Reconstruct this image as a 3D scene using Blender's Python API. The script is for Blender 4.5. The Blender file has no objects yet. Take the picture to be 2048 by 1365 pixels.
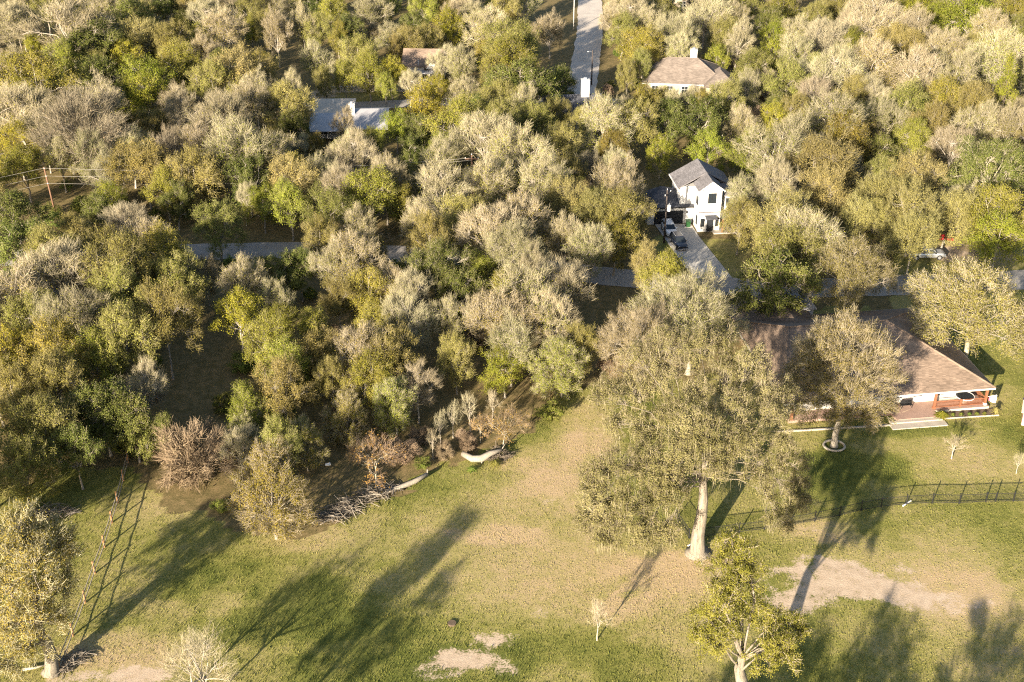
import bpy, math, random
import numpy as np
from mathutils import Vector, Matrix
R = math.radians
rnd = random.Random(7)
scene = bpy.context.scene
COL = scene.collection

# ------------------------------------------------------------------ camera, sky, sun, exposure
CAM_H, PITCH, FPX = 83.0, R(28.8), 2476.0          # drone height, tilt below the horizon, focal length in photo pixels
cam_d = bpy.data.cameras.new('camera'); cam = bpy.data.objects.new('camera', cam_d); COL.objects.link(cam)
cam.location = (0, 0, CAM_H); cam.rotation_euler = (math.pi/2 - PITCH, 0, 0)
cam_d.sensor_width = 36.0; cam_d.lens = 36.0*FPX/2048.0; cam_d.clip_start = 1.0; cam_d.clip_end = 9000.0
scene.camera = cam
SUN_AZ, SUN_EL = R(28.0), R(16.0)                   # light travels 28 degrees right of the view direction
sdir = Vector((math.sin(SUN_AZ)*math.cos(SUN_EL), math.cos(SUN_AZ)*math.cos(SUN_EL), -math.sin(SUN_EL)))
world = bpy.data.worlds.new('World'); scene.world = world; world.use_nodes = True
wn = world.node_tree.nodes; wl = world.node_tree.links
sky = wn.new('ShaderNodeTexSky'); sky.sky_type = 'NISHITA'; sky.sun_disc = False
sky.sun_elevation = SUN_EL; sky.sun_rotation = math.pi + SUN_AZ
sky.air_density = 1.0; sky.dust_density = 1.2; sky.ozone_density = 1.0
bg = wn['Background']; bg.inputs['Strength'].default_value = 0.062
wl.new(sky.outputs[0], bg.inputs['Color'])
sun_d = bpy.data.lights.new('sun', 'SUN'); sun_d.energy = 5.0; sun_d.angle = R(0.55); sun_d.color = (1.0, 0.865, 0.67)
sun = bpy.data.objects.new('sun', sun_d); COL.objects.link(sun); sun.location = (-60, -60, 120)
sun.rotation_euler = sdir.to_track_quat('-Z', 'Y').to_euler()
scene.view_settings.view_transform = 'Standard'; scene.view_settings.look = 'None'
scene.view_settings.gamma = 1.0; scene.view_settings.use_curve_mapping = False
scene.view_settings.exposure = 2.0
scene.cycles.use_denoising = False; scene.cycles.pixel_filter_type = 'BLACKMAN_HARRIS'; scene.cycles.filter_width = 1.15
scene.cycles.max_bounces = 6; scene.cycles.diffuse_bounces = 3; scene.cycles.transmission_bounces = 3
scene.cycles.glossy_bounces = 2; scene.cycles.caustics_reflective = False; scene.cycles.caustics_refractive = False

# ------------------------------------------------------------------ helpers
SP, CP = math.sin(PITCH), math.cos(PITCH)
def at(px, py, z=0.0):
    """the point at height z that lies on the sight line of photo pixel (px, py)"""
    u = (px-1024.0)/FPX; v = (py-682.5)/FPX
    t = (CAM_H-z)/(SP+v*CP)
    return Vector((u*t, (CP-v*SP)*t, z))
def depth_of(p): return p[1]*CP + (CAM_H-p[2])*SP
def tag(o, label=None, cat=None, group=None, kind=None):
    if label: o['label'] = label
    if cat: o['category'] = cat
    if group: o['group'] = group
    if kind: o['kind'] = kind
    return o
def empty(name, loc=(0, 0, 0), rz=0.0, parent=None):
    o = bpy.data.objects.new(name, None); COL.objects.link(o)
    o.location = loc; o.rotation_euler = (0, 0, rz); o.empty_display_size = 0.5
    if parent: o.parent = parent
    return o
def mesh_obj(name, me, parent=None, mat=None):
    o = bpy.data.objects.new(name, me); COL.objects.link(o)
    if mat is not None: me.materials.append(mat)
    if parent: o.parent = parent
    return o

class MB:
    """collects faces, then becomes one mesh object"""
    def __init__(s): s.v = []; s.f = []
    def box(s, x0, x1, y0, y1, z0, z1):
        n = len(s.v)
        s.v += [(x0,y0,z0),(x1,y0,z0),(x1,y1,z0),(x0,y1,z0),(x0,y0,z1),(x1,y0,z1),(x1,y1,z1),(x0,y1,z1)]
        s.f += [tuple(n+i for i in q) for q in ((0,3,2,1),(4,5,6,7),(0,1,5,4),(1,2,6,5),(2,3,7,6),(3,0,4,7))]
        return s
    def poly(s, pts):
        n = len(s.v); s.v += [tuple(p) for p in pts]; s.f.append(tuple(range(n, n+len(pts)))); return s
    def slab(s, pts, th):
        """flat polygon with thickness th below it"""
        n = len(s.v); k = len(pts)
        s.v += [tuple(p) for p in pts] + [(p[0], p[1], p[2]-th) for p in pts]
        s.f.append(tuple(range(n, n+k))); s.f.append(tuple(reversed(range(n+k, n+2*k))))
        for i in range(k):
            j = (i+1) % k; s.f.append((n+i, n+k+i, n+k+j, n+j))
        return s
    def prism(s, pts, axis_vec):
        a = Vector(axis_vec); n = len(s.v); k = len(pts)
        s.v += [tuple(p) for p in pts] + [tuple(Vector(p)+a) for p in pts]
        s.f.append(tuple(range(n, n+k))); s.f.append(tuple(reversed(range(n+k, n+2*k))))
        for i in range(k):
            j = (i+1) % k; s.f.append((n+i, n+k+i, n+k+j, n+j))
        return s
    def tube(s, pts, rad, sides=6, cap=True):
        pts = [Vector(p) for p in pts]; n0 = len(s.v)
        if not hasattr(rad, '__len__'): rad = [rad]*len(pts)
        for i, p in enumerate(pts):
            d = (pts[min(i+1, len(pts)-1)] - pts[max(i-1, 0)])
            d = d.normalized() if d.length > 1e-9 else Vector((0,0,1))
            a = d.cross(Vector((0.31, 0.95, 0.07))).normalized() if abs(d.z) > 0.8 else d.cross(Vector((0,0,1))).normalized()
            b = d.cross(a)
            for k in range(sides):
                t = 2*math.pi*k/sides
                s.v.append(tuple(p + (a*math.cos(t)+b*math.sin(t))*rad[i]))
        for i in range(len(pts)-1):
            for k in range(sides):
                k2 = (k+1) % sides
                s.f.append((n0+i*sides+k, n0+i*sides+k2, n0+(i+1)*sides+k2, n0+(i+1)*sides+k))
        if cap:
            s.f.append(tuple(reversed(range(n0, n0+sides)))); e = n0+(len(pts)-1)*sides
            s.f.append(tuple(range(e, e+sides)))
        return s
    def disc(s, c, r, th, axis='x', n=18):
        c = Vector(c); e = {'x': Vector((th,0,0)), 'y': Vector((0,th,0)), 'z': Vector((0,0,th))}[axis]
        return s.tube([c-e*0.5, c+e*0.5], r, n)
    def build(s, name, mat, parent=None, smooth=False, bevel=0.0):
        me = bpy.data.meshes.new(name); me.from_pydata(s.v, [], s.f); me.validate(); me.update()
        if smooth:
            for p in me.polygons: p.use_smooth = True
        o = mesh_obj(name, me, parent, mat)
        if bevel:
            m = o.modifiers.new('bevel', 'BEVEL'); m.width = bevel; m.segments = 2; m.limit_method = 'ANGLE'
        return o
def box(name, x0, x1, y0, y1, z0, z1, mat, parent=None, bevel=0.0):
    return MB().box(x0, x1, y0, y1, z0, z1).build(name, mat, parent, bevel=bevel)

# ------------------------------------------------------------------ materials
MAT = {}
def mat_base(name):
    m = bpy.data.materials.new(name); m.use_nodes = True; MAT[name] = m
    return m, m.node_tree.nodes, m.node_tree.links, m.node_tree.nodes['Principled BSDF']
def simple(name, col, rough=0.7, var=0.12, scale=3.0, metal=0.0, bump=0.0, spec=0.3, streak=None):
    """base colour broken by two sizes of noise, optional fine bump"""
    m, n, l, b = mat_base(name)
    tc = n.new('ShaderNodeTexCoord')
    mp = n.new('ShaderNodeMapping'); l.new(tc.outputs['Object'], mp.inputs['Vector'])
    if streak: mp.inputs['Scale'].default_value = streak
    n1 = n.new('ShaderNodeTexNoise'); n1.inputs['Scale'].default_value = scale; n1.inputs['Detail'].default_value = 6
    n2 = n.new('ShaderNodeTexNoise'); n2.inputs['Scale'].default_value = scale*9; n2.inputs['Detail'].default_value = 3
    l.new(mp.outputs[0], n1.inputs['Vector']); l.new(mp.outputs[0], n2.inputs['Vector'])
    mx = n.new('ShaderNodeMath'); mx.operation = 'ADD'; l.new(n1.outputs[0], mx.inputs[0]); l.new(n2.outputs[0], mx.inputs[1])
    rp = n.new('ShaderNodeMapRange'); rp.inputs[1].default_value = 0.6; rp.inputs[2].default_value = 1.4
    rp.inputs[3].default_value = 1-var*1.6; rp.inputs[4].default_value = 1+var*1.6; l.new(mx.outputs[0], rp.inputs[0])
    hs = n.new('ShaderNodeHueSaturation'); hs.inputs['Color'].default_value = (*col, 1); l.new(rp.outputs[0], hs.inputs['Value'])
    l.new(hs.outputs[0], b.inputs['Base Color'])
    b.inputs['Roughness'].default_value = rough; b.inputs['Metallic'].default_value = metal
    b.inputs['Specular IOR Level'].default_value = spec
    if bump:
        bp = n.new('ShaderNodeBump'); bp.inputs['Strength'].default_value = bump; bp.inputs['Distance'].default_value = 0.03
        l.new(n2.outputs[0], bp.inputs['Height']); l.new(bp.outputs[0], b.inputs['Normal'])
    return m
def shingle(name, col, var=0.25, row=0.16):
    """asphalt shingle roof: courses and single tabs differ a little in tone"""
    m, n, l, b = mat_base(name)
    tc = n.new('ShaderNodeTexCoord')
    sep = n.new('ShaderNodeSeparateXYZ'); l.new(tc.outputs['Object'], sep.inputs[0])
    cmb = n.new('ShaderNodeCombineXYZ')
    ad = n.new('ShaderNodeMath'); ad.operation = 'ADD'; l.new(sep.outputs[0], ad.inputs[0]); l.new(sep.outputs[1], ad.inputs[1])
    l.new(ad.outputs[0], cmb.inputs[0]); l.new(sep.outputs[2], cmb.inputs[1])
    br = n.new('ShaderNodeTexBrick'); br.inputs['Scale'].default_value = 1.0; br.inputs['Brick Width'].default_value = 0.45
    br.inputs['Row Height'].default_value = row*0.42; br.inputs['Mortar Size'].default_value = 0.006
    c = Vector(col)
    br.inputs['Color1'].default_value = (*(c*(1-var)), 1); br.inputs['Color2'].default_value = (*(c*(1+var)), 1)
    br.inputs['Mortar'].default_value = (*(c*0.6), 1)
    l.new(cmb.outputs[0], br.inputs['Vector'])
    ns = n.new('ShaderNodeTexNoise'); ns.inputs['Scale'].default_value = 0.5; ns.inputs['Detail'].default_value = 8
    l.new(tc.outputs['Object'], ns.inputs['Vector'])
    rp = n.new('ShaderNodeMapRange'); rp.inputs[1].default_value = 0.3; rp.inputs[2].default_value = 0.7
    rp.inputs[3].default_value = 0.8; rp.inputs[4].default_value = 1.2; l.new(ns.outputs[0], rp.inputs[0])
    hs = n.new('ShaderNodeHueSaturation'); l.new(br.outputs[0], hs.inputs['Color']); l.new(rp.outputs[0], hs.inputs['Value'])
    l.new(hs.outputs[0], b.inputs['Base Color']); b.inputs['Roughness'].default_value = 0.9; b.inputs['Specular IOR Level'].default_value = 0.2
    return m
def leaf_mat(name, ramp, trans=0.3, hvar=0.03, vvar=0.25, rough=True):
    """foliage: tone follows each leaf's own tint value, each tree shifts a little"""
    m = bpy.data.materials.new(name); m.use_nodes = True; n = m.node_tree.nodes; l = m.node_tree.links
    n.remove(n['Principled BSDF']); out = n['Material Output']
    a = n.new('ShaderNodeAttribute'); a.attribute_name = 'tint'
    cr = n.new('ShaderNodeValToRGB'); e = cr.color_ramp.elements
    e[0].position = 0.0; e[0].color = (*ramp[0], 1); e[1].position = 1.0; e[1].color = (*ramp[-1], 1)
    for i, c in enumerate(ramp[1:-1]):
        x = e.new((i+1)/(len(ramp)-1)); x.color = (*c, 1)
    l.new(a.outputs['Fac'], cr.inputs[0])
    oi = n.new('ShaderNodeObjectInfo')
    hs = n.new('ShaderNodeHueSaturation'); l.new(cr.outputs[0], hs.inputs['Color'])
    m1 = n.new('ShaderNodeMapRange'); m1.inputs[3].default_value = 0.5-hvar; m1.inputs[4].default_value = 0.5+hvar
    l.new(oi.outputs['Random'], m1.inputs[0]); l.new(m1.outputs[0], hs.inputs['Hue'])
    ml = n.new('ShaderNodeMath'); ml.operation = 'MULTIPLY'; ml.inputs[1].default_value = 7.31; l.new(oi.outputs['Random'], ml.inputs[0])
    fr = n.new('ShaderNodeMath'); fr.operation = 'FRACT'; l.new(ml.outputs[0], fr.inputs[0])
    m2 = n.new('ShaderNodeMapRange'); m2.inputs[3].default_value = 1-vvar; m2.inputs[4].default_value = 1+vvar
    l.new(fr.outputs[0], m2.inputs[0]); l.new(m2.outputs[0], hs.inputs['Value'])
    d = n.new('ShaderNodeBsdfDiffuse'); t = n.new('ShaderNodeBsdfTranslucent'); mx = n.new('ShaderNodeMixShader'); mx.inputs[0].default_value = trans
    l.new(hs.outputs[0], d.inputs[0]); l.new(hs.outputs[0], t.inputs[0]); l.new(d.outputs[0], mx.inputs[1]); l.new(t.outputs[0], mx.inputs[2])
    l.new(mx.outputs[0], out.inputs[0]); MAT[name] = m
    return m

simple('bark_pale', (0.31, 0.275, 0.21), 0.9, 0.25, 2.0, bump=0.6, streak=(3, 3, 0.6))
simple('bark_grey', (0.25, 0.22, 0.18), 0.9, 0.25, 2.0, bump=0.6, streak=(3, 3, 0.6))
simple('bark_dark', (0.13, 0.105, 0.08), 0.9, 0.25, 2.0, bump=0.6)
simple('dead_wood', (0.33, 0.29, 0.235), 0.9, 0.3, 2.0, bump=0.5, streak=(1, 1, 4))
simple('bark_hero', (0.205, 0.175, 0.135), 0.95, 0.55, 1.2, bump=0.9, streak=(5, 5, 0.5))
simple('brush', (0.19, 0.165, 0.135), 0.9, 0.4, 3.0)
simple('white', (0.5, 0.49, 0.475), 0.6, 0.05, 0.8)
simple('trim_white', (0.5, 0.49, 0.475), 0.5, 0.03, 1.0)
simple('cream', (0.33, 0.28, 0.21), 0.8, 0.08, 1.0)
simple('stone', (0.5, 0.44, 0.36), 0.9, 0.25, 1.6, bump=0.5)
simple('concrete', (0.43, 0.41, 0.38), 0.9, 0.1, 0.6)
simple('pale_concrete', (0.34, 0.30, 0.25), 0.9, 0.14, 1.1)
simple('patio', (0.3, 0.2, 0.16), 0.8, 0.12, 1.2)
simple('cedar', (0.2, 0.08, 0.042), 0.6, 0.2, 2.0, streak=(1, 1, 6))
simple('post_brown', (0.28, 0.15, 0.07), 0.8, 0.3, 3.0)
simple('pole_wood', (0.15, 0.085, 0.055), 0.85, 0.25, 2.0, streak=(4, 4, 0.4))
simple('pole_dark', (0.055, 0.045, 0.042), 0.85, 0.25, 2.0, streak=(4, 4, 0.4))
simple('black_metal', (0.018, 0.018, 0.02), 0.5, 0.1, 2.0)
simple('dark_panel', (0.02, 0.022, 0.026), 0.45, 0.1, 1.0)
simple('grey_metal', (0.4, 0.41, 0.43), 0.45, 0.08, 1.0, metal=0.3)
simple('transformer', (0.62, 0.63, 0.62), 0.5, 0.05, 2.0)
simple('bin_green', (0.018, 0.065, 0.022), 0.45, 0.1, 2.0)
simple('wire', (0.32, 0.3, 0.27), 0.5, 0.05, 1.0)
simple('tyre', (0.018, 0.018, 0.018), 0.85, 0.1, 3.0)
simple('rim', (0.5, 0.5, 0.52), 0.35, 0.05, 3.0, metal=0.7)
simple('car_white', (0.7, 0.71, 0.73), 0.25, 0.02, 1.0, spec=0.6)
simple('car_dark', (0.012, 0.016, 0.03), 0.2, 0.02, 1.0, spec=0.7)
simple('car_silver', (0.42, 0.43, 0.45), 0.3, 0.03, 1.0, metal=0.5)
simple('car_red', (0.35, 0.02, 0.025), 0.3, 0.03, 1.0, spec=0.6)
simple('lamp_glass', (0.8, 0.8, 0.8), 0.1, 0.02, 1.0, spec=0.8)
simple('pink_cloth', (0.75, 0.12, 0.2), 0.8, 0.05, 2.0)
simple('white_cloth', (0.82, 0.8, 0.78), 0.8, 0.05, 2.0)
simple('soil', (0.11, 0.08, 0.055), 0.95, 0.3, 2.0, bump=0.6)
simple('shed_roof', (0.5, 0.33, 0.25), 0.8, 0.08, 0.7)
simple('pipe_white', (0.8, 0.8, 0.78), 0.5, 0.02, 1.0)
simple('red_paint', (0.5, 0.05, 0.03), 0.6, 0.1, 1.0)
shingle('roof_brown', (0.21, 0.155, 0.118))
shingle('roof_grey', (0.155, 0.145, 0.15))
shingle('roof_dark', (0.075, 0.078, 0.09))
shingle('roof_tan', (0.19, 0.155, 0.13))
simple('roof_metal', (0.36, 0.35, 0.36), 0.5, 0.06, 0.5, metal=0.2)
simple('roof_sand', (0.42, 0.36, 0.29), 0.8, 0.08, 0.5)
m, n_, l_, b_ = mat_base('glass'); b_.inputs['Base Color'].default_value = (0.02, 0.025, 0.03, 1); b_.inputs['Roughness'].default_value = 0.08; b_.inputs['Specular IOR Level'].default_value = 0.7

# foliage tones (dry autumn Texas wood)
leaf_mat('leaf_olive', [(0.115, 0.112, 0.026), (0.20, 0.185, 0.046), (0.295, 0.265, 0.085)], vvar=0.2)
leaf_mat('leaf_yolive', [(0.115, 0.122, 0.018), (0.21, 0.20, 0.032), (0.315, 0.285, 0.062)], trans=0.33)
leaf_mat('leaf_yellow', [(0.14, 0.14, 0.018), (0.255, 0.235, 0.03), (0.36, 0.31, 0.055)], trans=0.35, hvar=0.02, vvar=0.15)
leaf_mat('leaf_lime', [(0.11, 0.135, 0.018), (0.205, 0.22, 0.03), (0.31, 0.29, 0.05)], trans=0.35, hvar=0.015, vvar=0.15)
leaf_mat('leaf_oak', [(0.045, 0.058, 0.015), (0.10, 0.112, 0.028), (0.19, 0.185, 0.058)], trans=0.2, hvar=0.015)
leaf_mat('leaf_gold', [(0.145, 0.125, 0.038), (0.235, 0.20, 0.064), (0.325, 0.28, 0.11)], hvar=0.012)
leaf_mat('leaf_orange', [(0.2, 0.12, 0.035), (0.31, 0.2, 0.06), (0.4, 0.29, 0.1)], hvar=0.01)
leaf_mat('leaf_moss', [(0.105, 0.098, 0.036), (0.185, 0.168, 0.068), (0.30, 0.265, 0.13)], hvar=0.0, vvar=0.0)
leaf_mat('leaf_hero', [(0.095, 0.10, 0.018), (0.195, 0.185, 0.034), (0.31, 0.275, 0.065)], hvar=0.0, vvar=0.0)
leaf_mat('leaf_mottled', [(0.10, 0.09, 0.022), (0.20, 0.165, 0.038), (0.34, 0.265, 0.065)], hvar=0.0, vvar=0.0)
leaf_mat('leaf_brown', [(0.16, 0.115, 0.07), (0.25, 0.19, 0.12), (0.33, 0.26, 0.165)], hvar=0.01)
leaf_mat('leaf_green', [(0.07, 0.1, 0.02), (0.14, 0.175, 0.035), (0.25, 0.265, 0.06)], trans=0.3)
leaf_mat('twig_pale', [(0.205, 0.178, 0.11), (0.295, 0.258, 0.168), (0.39, 0.347, 0.24)], trans=0.05, hvar=0.015, vvar=0.16)
leaf_mat('twig_grey', [(0.175, 0.15, 0.098), (0.25, 0.217, 0.148), (0.33, 0.29, 0.21)], trans=0.05, hvar=0.015, vvar=0.18)
leaf_mat('twig_tan', [(0.15, 0.132, 0.055), (0.225, 0.198, 0.09), (0.30, 0.265, 0.135)], trans=0.05, hvar=0.015, vvar=0.18)
leaf_mat('twig_brown', [(0.17, 0.12, 0.08), (0.25, 0.185, 0.125), (0.34, 0.26, 0.185)], trans=0.05, hvar=0.01, vvar=0.1)
leaf_mat('moss', [(0.2, 0.185, 0.11), (0.28, 0.255, 0.155), (0.36, 0.33, 0.21)], trans=0.2, hvar=0.01, vvar=0.1)
leaf_mat('grass_blade', [(0.11, 0.122, 0.03), (0.21, 0.2, 0.06), (0.35, 0.285, 0.135)], trans=0.25, hvar=0.0, vvar=0.0)

# ------------------------------------------------------------------ ground sheet
def seg_dist(X, Y, pts):
    d = np.full(X.shape, 1e9)
    for (ax, ay), (bx, by) in zip(pts[:-1], pts[1:]):
        vx, vy = bx-ax, by-ay; L2 = vx*vx+vy*vy+1e-9
        t = np.clip(((X-ax)*vx+(Y-ay)*vy)/L2, 0, 1)
        d = np.minimum(d, np.hypot(X-ax-t*vx, Y-ay-t*vy))
    return d
def in_poly(X, Y, pts):
    ins = np.zeros(np.shape(X), bool); k = len(pts)
    for i in range(k):
        x0, y0 = pts[i]; x1, y1 = pts[(i+1) % k]
        c = ((y0 > Y) != (y1 > Y)) & (X < (x1-x0)*(Y-y0)/((y1-y0)+1e-12)+x0)
        ins ^= c
    return ins
def P2(l, z=0.0): return [(at(x, y, z).x, at(x, y, z).y) for x, y in l]
LAWN = P2([(-420, 1010), (60, 960), (225, 930), (330, 1000), (450, 1035), (600, 1085), (700, 1030), (790, 985), (900, 930), (1050, 880), (1110, 790), (1180, 770), (1400, 760), (1500, 690), (1560, 615), (2400, 615), (3000, 1500), (3300, 2600), (-1500, 2600), (-700, 1500)])
YARD_W = P2([(1395, 478), (1500, 476), (1500, 560), (1440, 560)])
YARD_W2 = P2([(1300, 480), (1330, 470), (1380, 545), (1330, 545)])
YARD_T = P2([(1790, 470), (2200, 470), (2200, 640), (1780, 640)])
YARD_F = P2([(600, 182), (800, 172), (800, 215), (600, 218)])
CLEAR_LIT = P2([(330, 700), (420, 670), (480, 700), (490, 780), (440, 850), (330, 820)])
ROAD_A = P2([(-500, 545), (0, 517), (355, 505), (640, 500), (900, 515), (1240, 557), (1520, 580), (1830, 572), (2300, 545)])
ROAD_B = P2([(1178, -60), (1181, 55), (1172, 120), (1160, 192), (1140, 230)])
ROAD_C = P2([(560, 215), (700, 214), (800, 208), (940, 202), (1140, 196), (1300, 215)])
DRIVE = P2([(1309, 449), (1382, 449), (1398, 474), (1464, 556), (1385, 556)])
def smooth(a, b, x): t = np.clip((x-a)/(b-a), 0, 1); return t*t*(3-2*t)
def vnoise(X, Y, sc, seed):
    rs = np.random.RandomState(seed); g = rs.rand(256, 256)
    x = X/sc; y = Y/sc; xi = np.floor(x).astype(int); yi = np.floor(y).astype(int); fx = x-xi; fy = y-yi
    fx = fx*fx*(3-2*fx); fy = fy*fy*(3-2*fy)
    a = g[xi % 256, yi % 256]; b = g[(xi+1) % 256, yi % 256]; c = g[xi % 256, (yi+1) % 256]; d = g[(xi+1) % 256, (yi+1) % 256]
    return (a*(1-fx)+b*fx)*(1-fy)+(c*(1-fx)+d*fx)*fy
def blob(X, Y, px, py, rxp, ryp, rot=0.0):
    c = at(px, py); s = FPX/depth_of(c)
    rx = rxp/s; ry = ryp/s/ (SP+(py-682.5)/FPX*CP)
    dx = X-c.x; dy = Y-c.y
    u = (dx*math.cos(rot)+dy*math.sin(rot))/rx; v = (-dx*math.sin(rot)+dy*math.cos(rot))/ry
    return np.sqrt(u*u+v*v)
def ground_masks(X, Y):
    n1 = vnoise(X, Y, 9.0, 1); n2 = vnoise(X, Y, 3.2, 2); n3 = vnoise(X, Y, 1.3, 3)
    nn = 0.5*n1+0.3*n2+0.2*n3
    wx = X+3.0*(n2-0.5)+1.6*(n3-0.5); wy = Y+3.0*(vnoise(X, Y, 3.2, 12)-0.5)+1.6*(vnoise(X, Y, 1.3, 13)-0.5)
    lawn = in_poly(wx, wy, LAWN) | in_poly(X, Y, YARD_W) | in_poly(X, Y, YARD_W2) | in_poly(X, Y, YARD_T) | in_poly(X, Y, YARD_F)
    lawn = lawn.astype(float)
    dry = 0.36+0.9*(nn-0.5)
    def add(px, py, rx, ry, amt, rot=0.0):
        return amt*(1-smooth(0.45, 1.25, blob(X, Y, px, py, rx, ry, rot)+0.8*(n2-0.5)+0.6*(n3-0.5)))
    for q in ((1120, 1130, 230, 110, 0.42), (1330, 1160, 150, 60, 0.35), (1060, 1010, 170, 80, 0.3), (1000, 1065, 90, 22, 0.45), (1270, 1215, 90, 30, 0.35),
              (1120, 930, 120, 60, 0.45), (1180, 860, 60, 70, 0.5), (1820, 1120, 260, 90, 0.34), (1640, 1060, 120, 30, 0.4), (1930, 1200, 160, 60, 0.3),
              (1960, 920, 120, 40, 0.25), (1960, 790, 80, 40, 0.35), (1950, 505, 120, 40, 0.6), (330, 1010, 120, 50, 0.3), (260, 1310, 160, 50, 0.5), (600, 1080, 120, 30, 0.35),
              (1350, 1130, 60, 40, 0.35), (1420, 1120, 90, 26, 0.4)):
        dry = dry+add(*q)
    for q in ((560, 1230, 200, 110, 0.3), (820, 1330, 160, 60, 0.25), (1150, 1310, 240, 50, 0.22), (1700, 930, 160, 40, 0.35), (1850, 860, 120, 20, 0.3), (1740, 1060, 90, 30, 0.25), (420, 1170, 120, 50, 0.2), (1000, 960, 60, 24, 0.2), (700, 930, 60, 40, 0.4)):
        dry = dry-add(*q)
    dirt = np.zeros_like(X)
    for q in ((1710, 1165, 155, 56, 1.0), (1630, 1190, 95, 52, 0.9), (1860, 1195, 120, 40, 0.62), (1780, 1180, 120, 40, 1.0), (925, 1325, 95, 30, 0.95), (975, 1275, 60, 22, 0.85), (1180, 855, 50, 40, 0.3), (880, 1350, 60, 16, 0.6),
              (250, 1352, 130, 24, 1.0), (140, 1365, 90, 30, 0.7), (1085, 1230, 30, 14, 0.5), (1100, 1005, 30, 14, 0.5), (1385, 1115, 50, 16, 0.55), (1850, 575, 70, 40, 0.9), (1900, 512, 60, 22, 1.0), (1640, 1058, 60, 6, 0.6), (1860, 1010, 60, 5, 0.35),
              (640, 190, 40, 10, 0.9), (600, 185, 40, 10, 0.7), (760, 470, 60, 14, 0.5), (1720, 1010, 70, 5, 0.3), (1980, 815, 50, 16, 0.4)):
        dirt = np.maximum(dirt, add(*q))
    return lawn, dry, dirt
gx = np.concatenate([[-4000, -1500, -600, -330], np.arange(-215, 215.1, 1.15), [330, 600, 1500, 4000]])
gy = np.concatenate([[-3000, -800, -200, 0], np.arange(40, 134, 0.65), np.arange(134, 460, 1.5), [600, 1200, 2500, 7000]])
GX, GY = np.meshgrid(gx, gy)
lawn, dry, dirt = ground_masks(GX, GY)
gz = 0.05*(vnoise(GX, GY, 7, 5)-0.5)+0.03*(vnoise(GX, GY, 1.9, 6)-0.5)-0.02
ny_, nx_ = GX.shape
gme = bpy.data.meshes.new('ground')
idx = np.arange(nx_*ny_).reshape(ny_, nx_)
quads = np.stack([idx[:-1, :-1], idx[:-1, 1:], idx[1:, 1:], idx[1:, :-1]], -1).reshape(-1, 4)
gme.vertices.add(nx_*ny_); gme.vertices.foreach_set('co', np.stack([GX, GY, gz], -1).ravel())
gme.loops.add(quads.size); gme.loops.foreach_set('vertex_index', quads.ravel())
gme.polygons.add(len(quads)); gme.polygons.foreach_set('loop_start', np.arange(len(quads))*4)
gme.polygons.foreach_set('use_smooth', np.ones(len(quads), bool))
ca = gme.color_attributes.new('cover', 'FLOAT_COLOR', 'POINT')
ca.data.foreach_set('color', np.stack([lawn, np.clip(dry, 0, 1), dirt, np.ones_like(lawn)], -1).ravel())
gme.update(); gme.validate()
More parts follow.
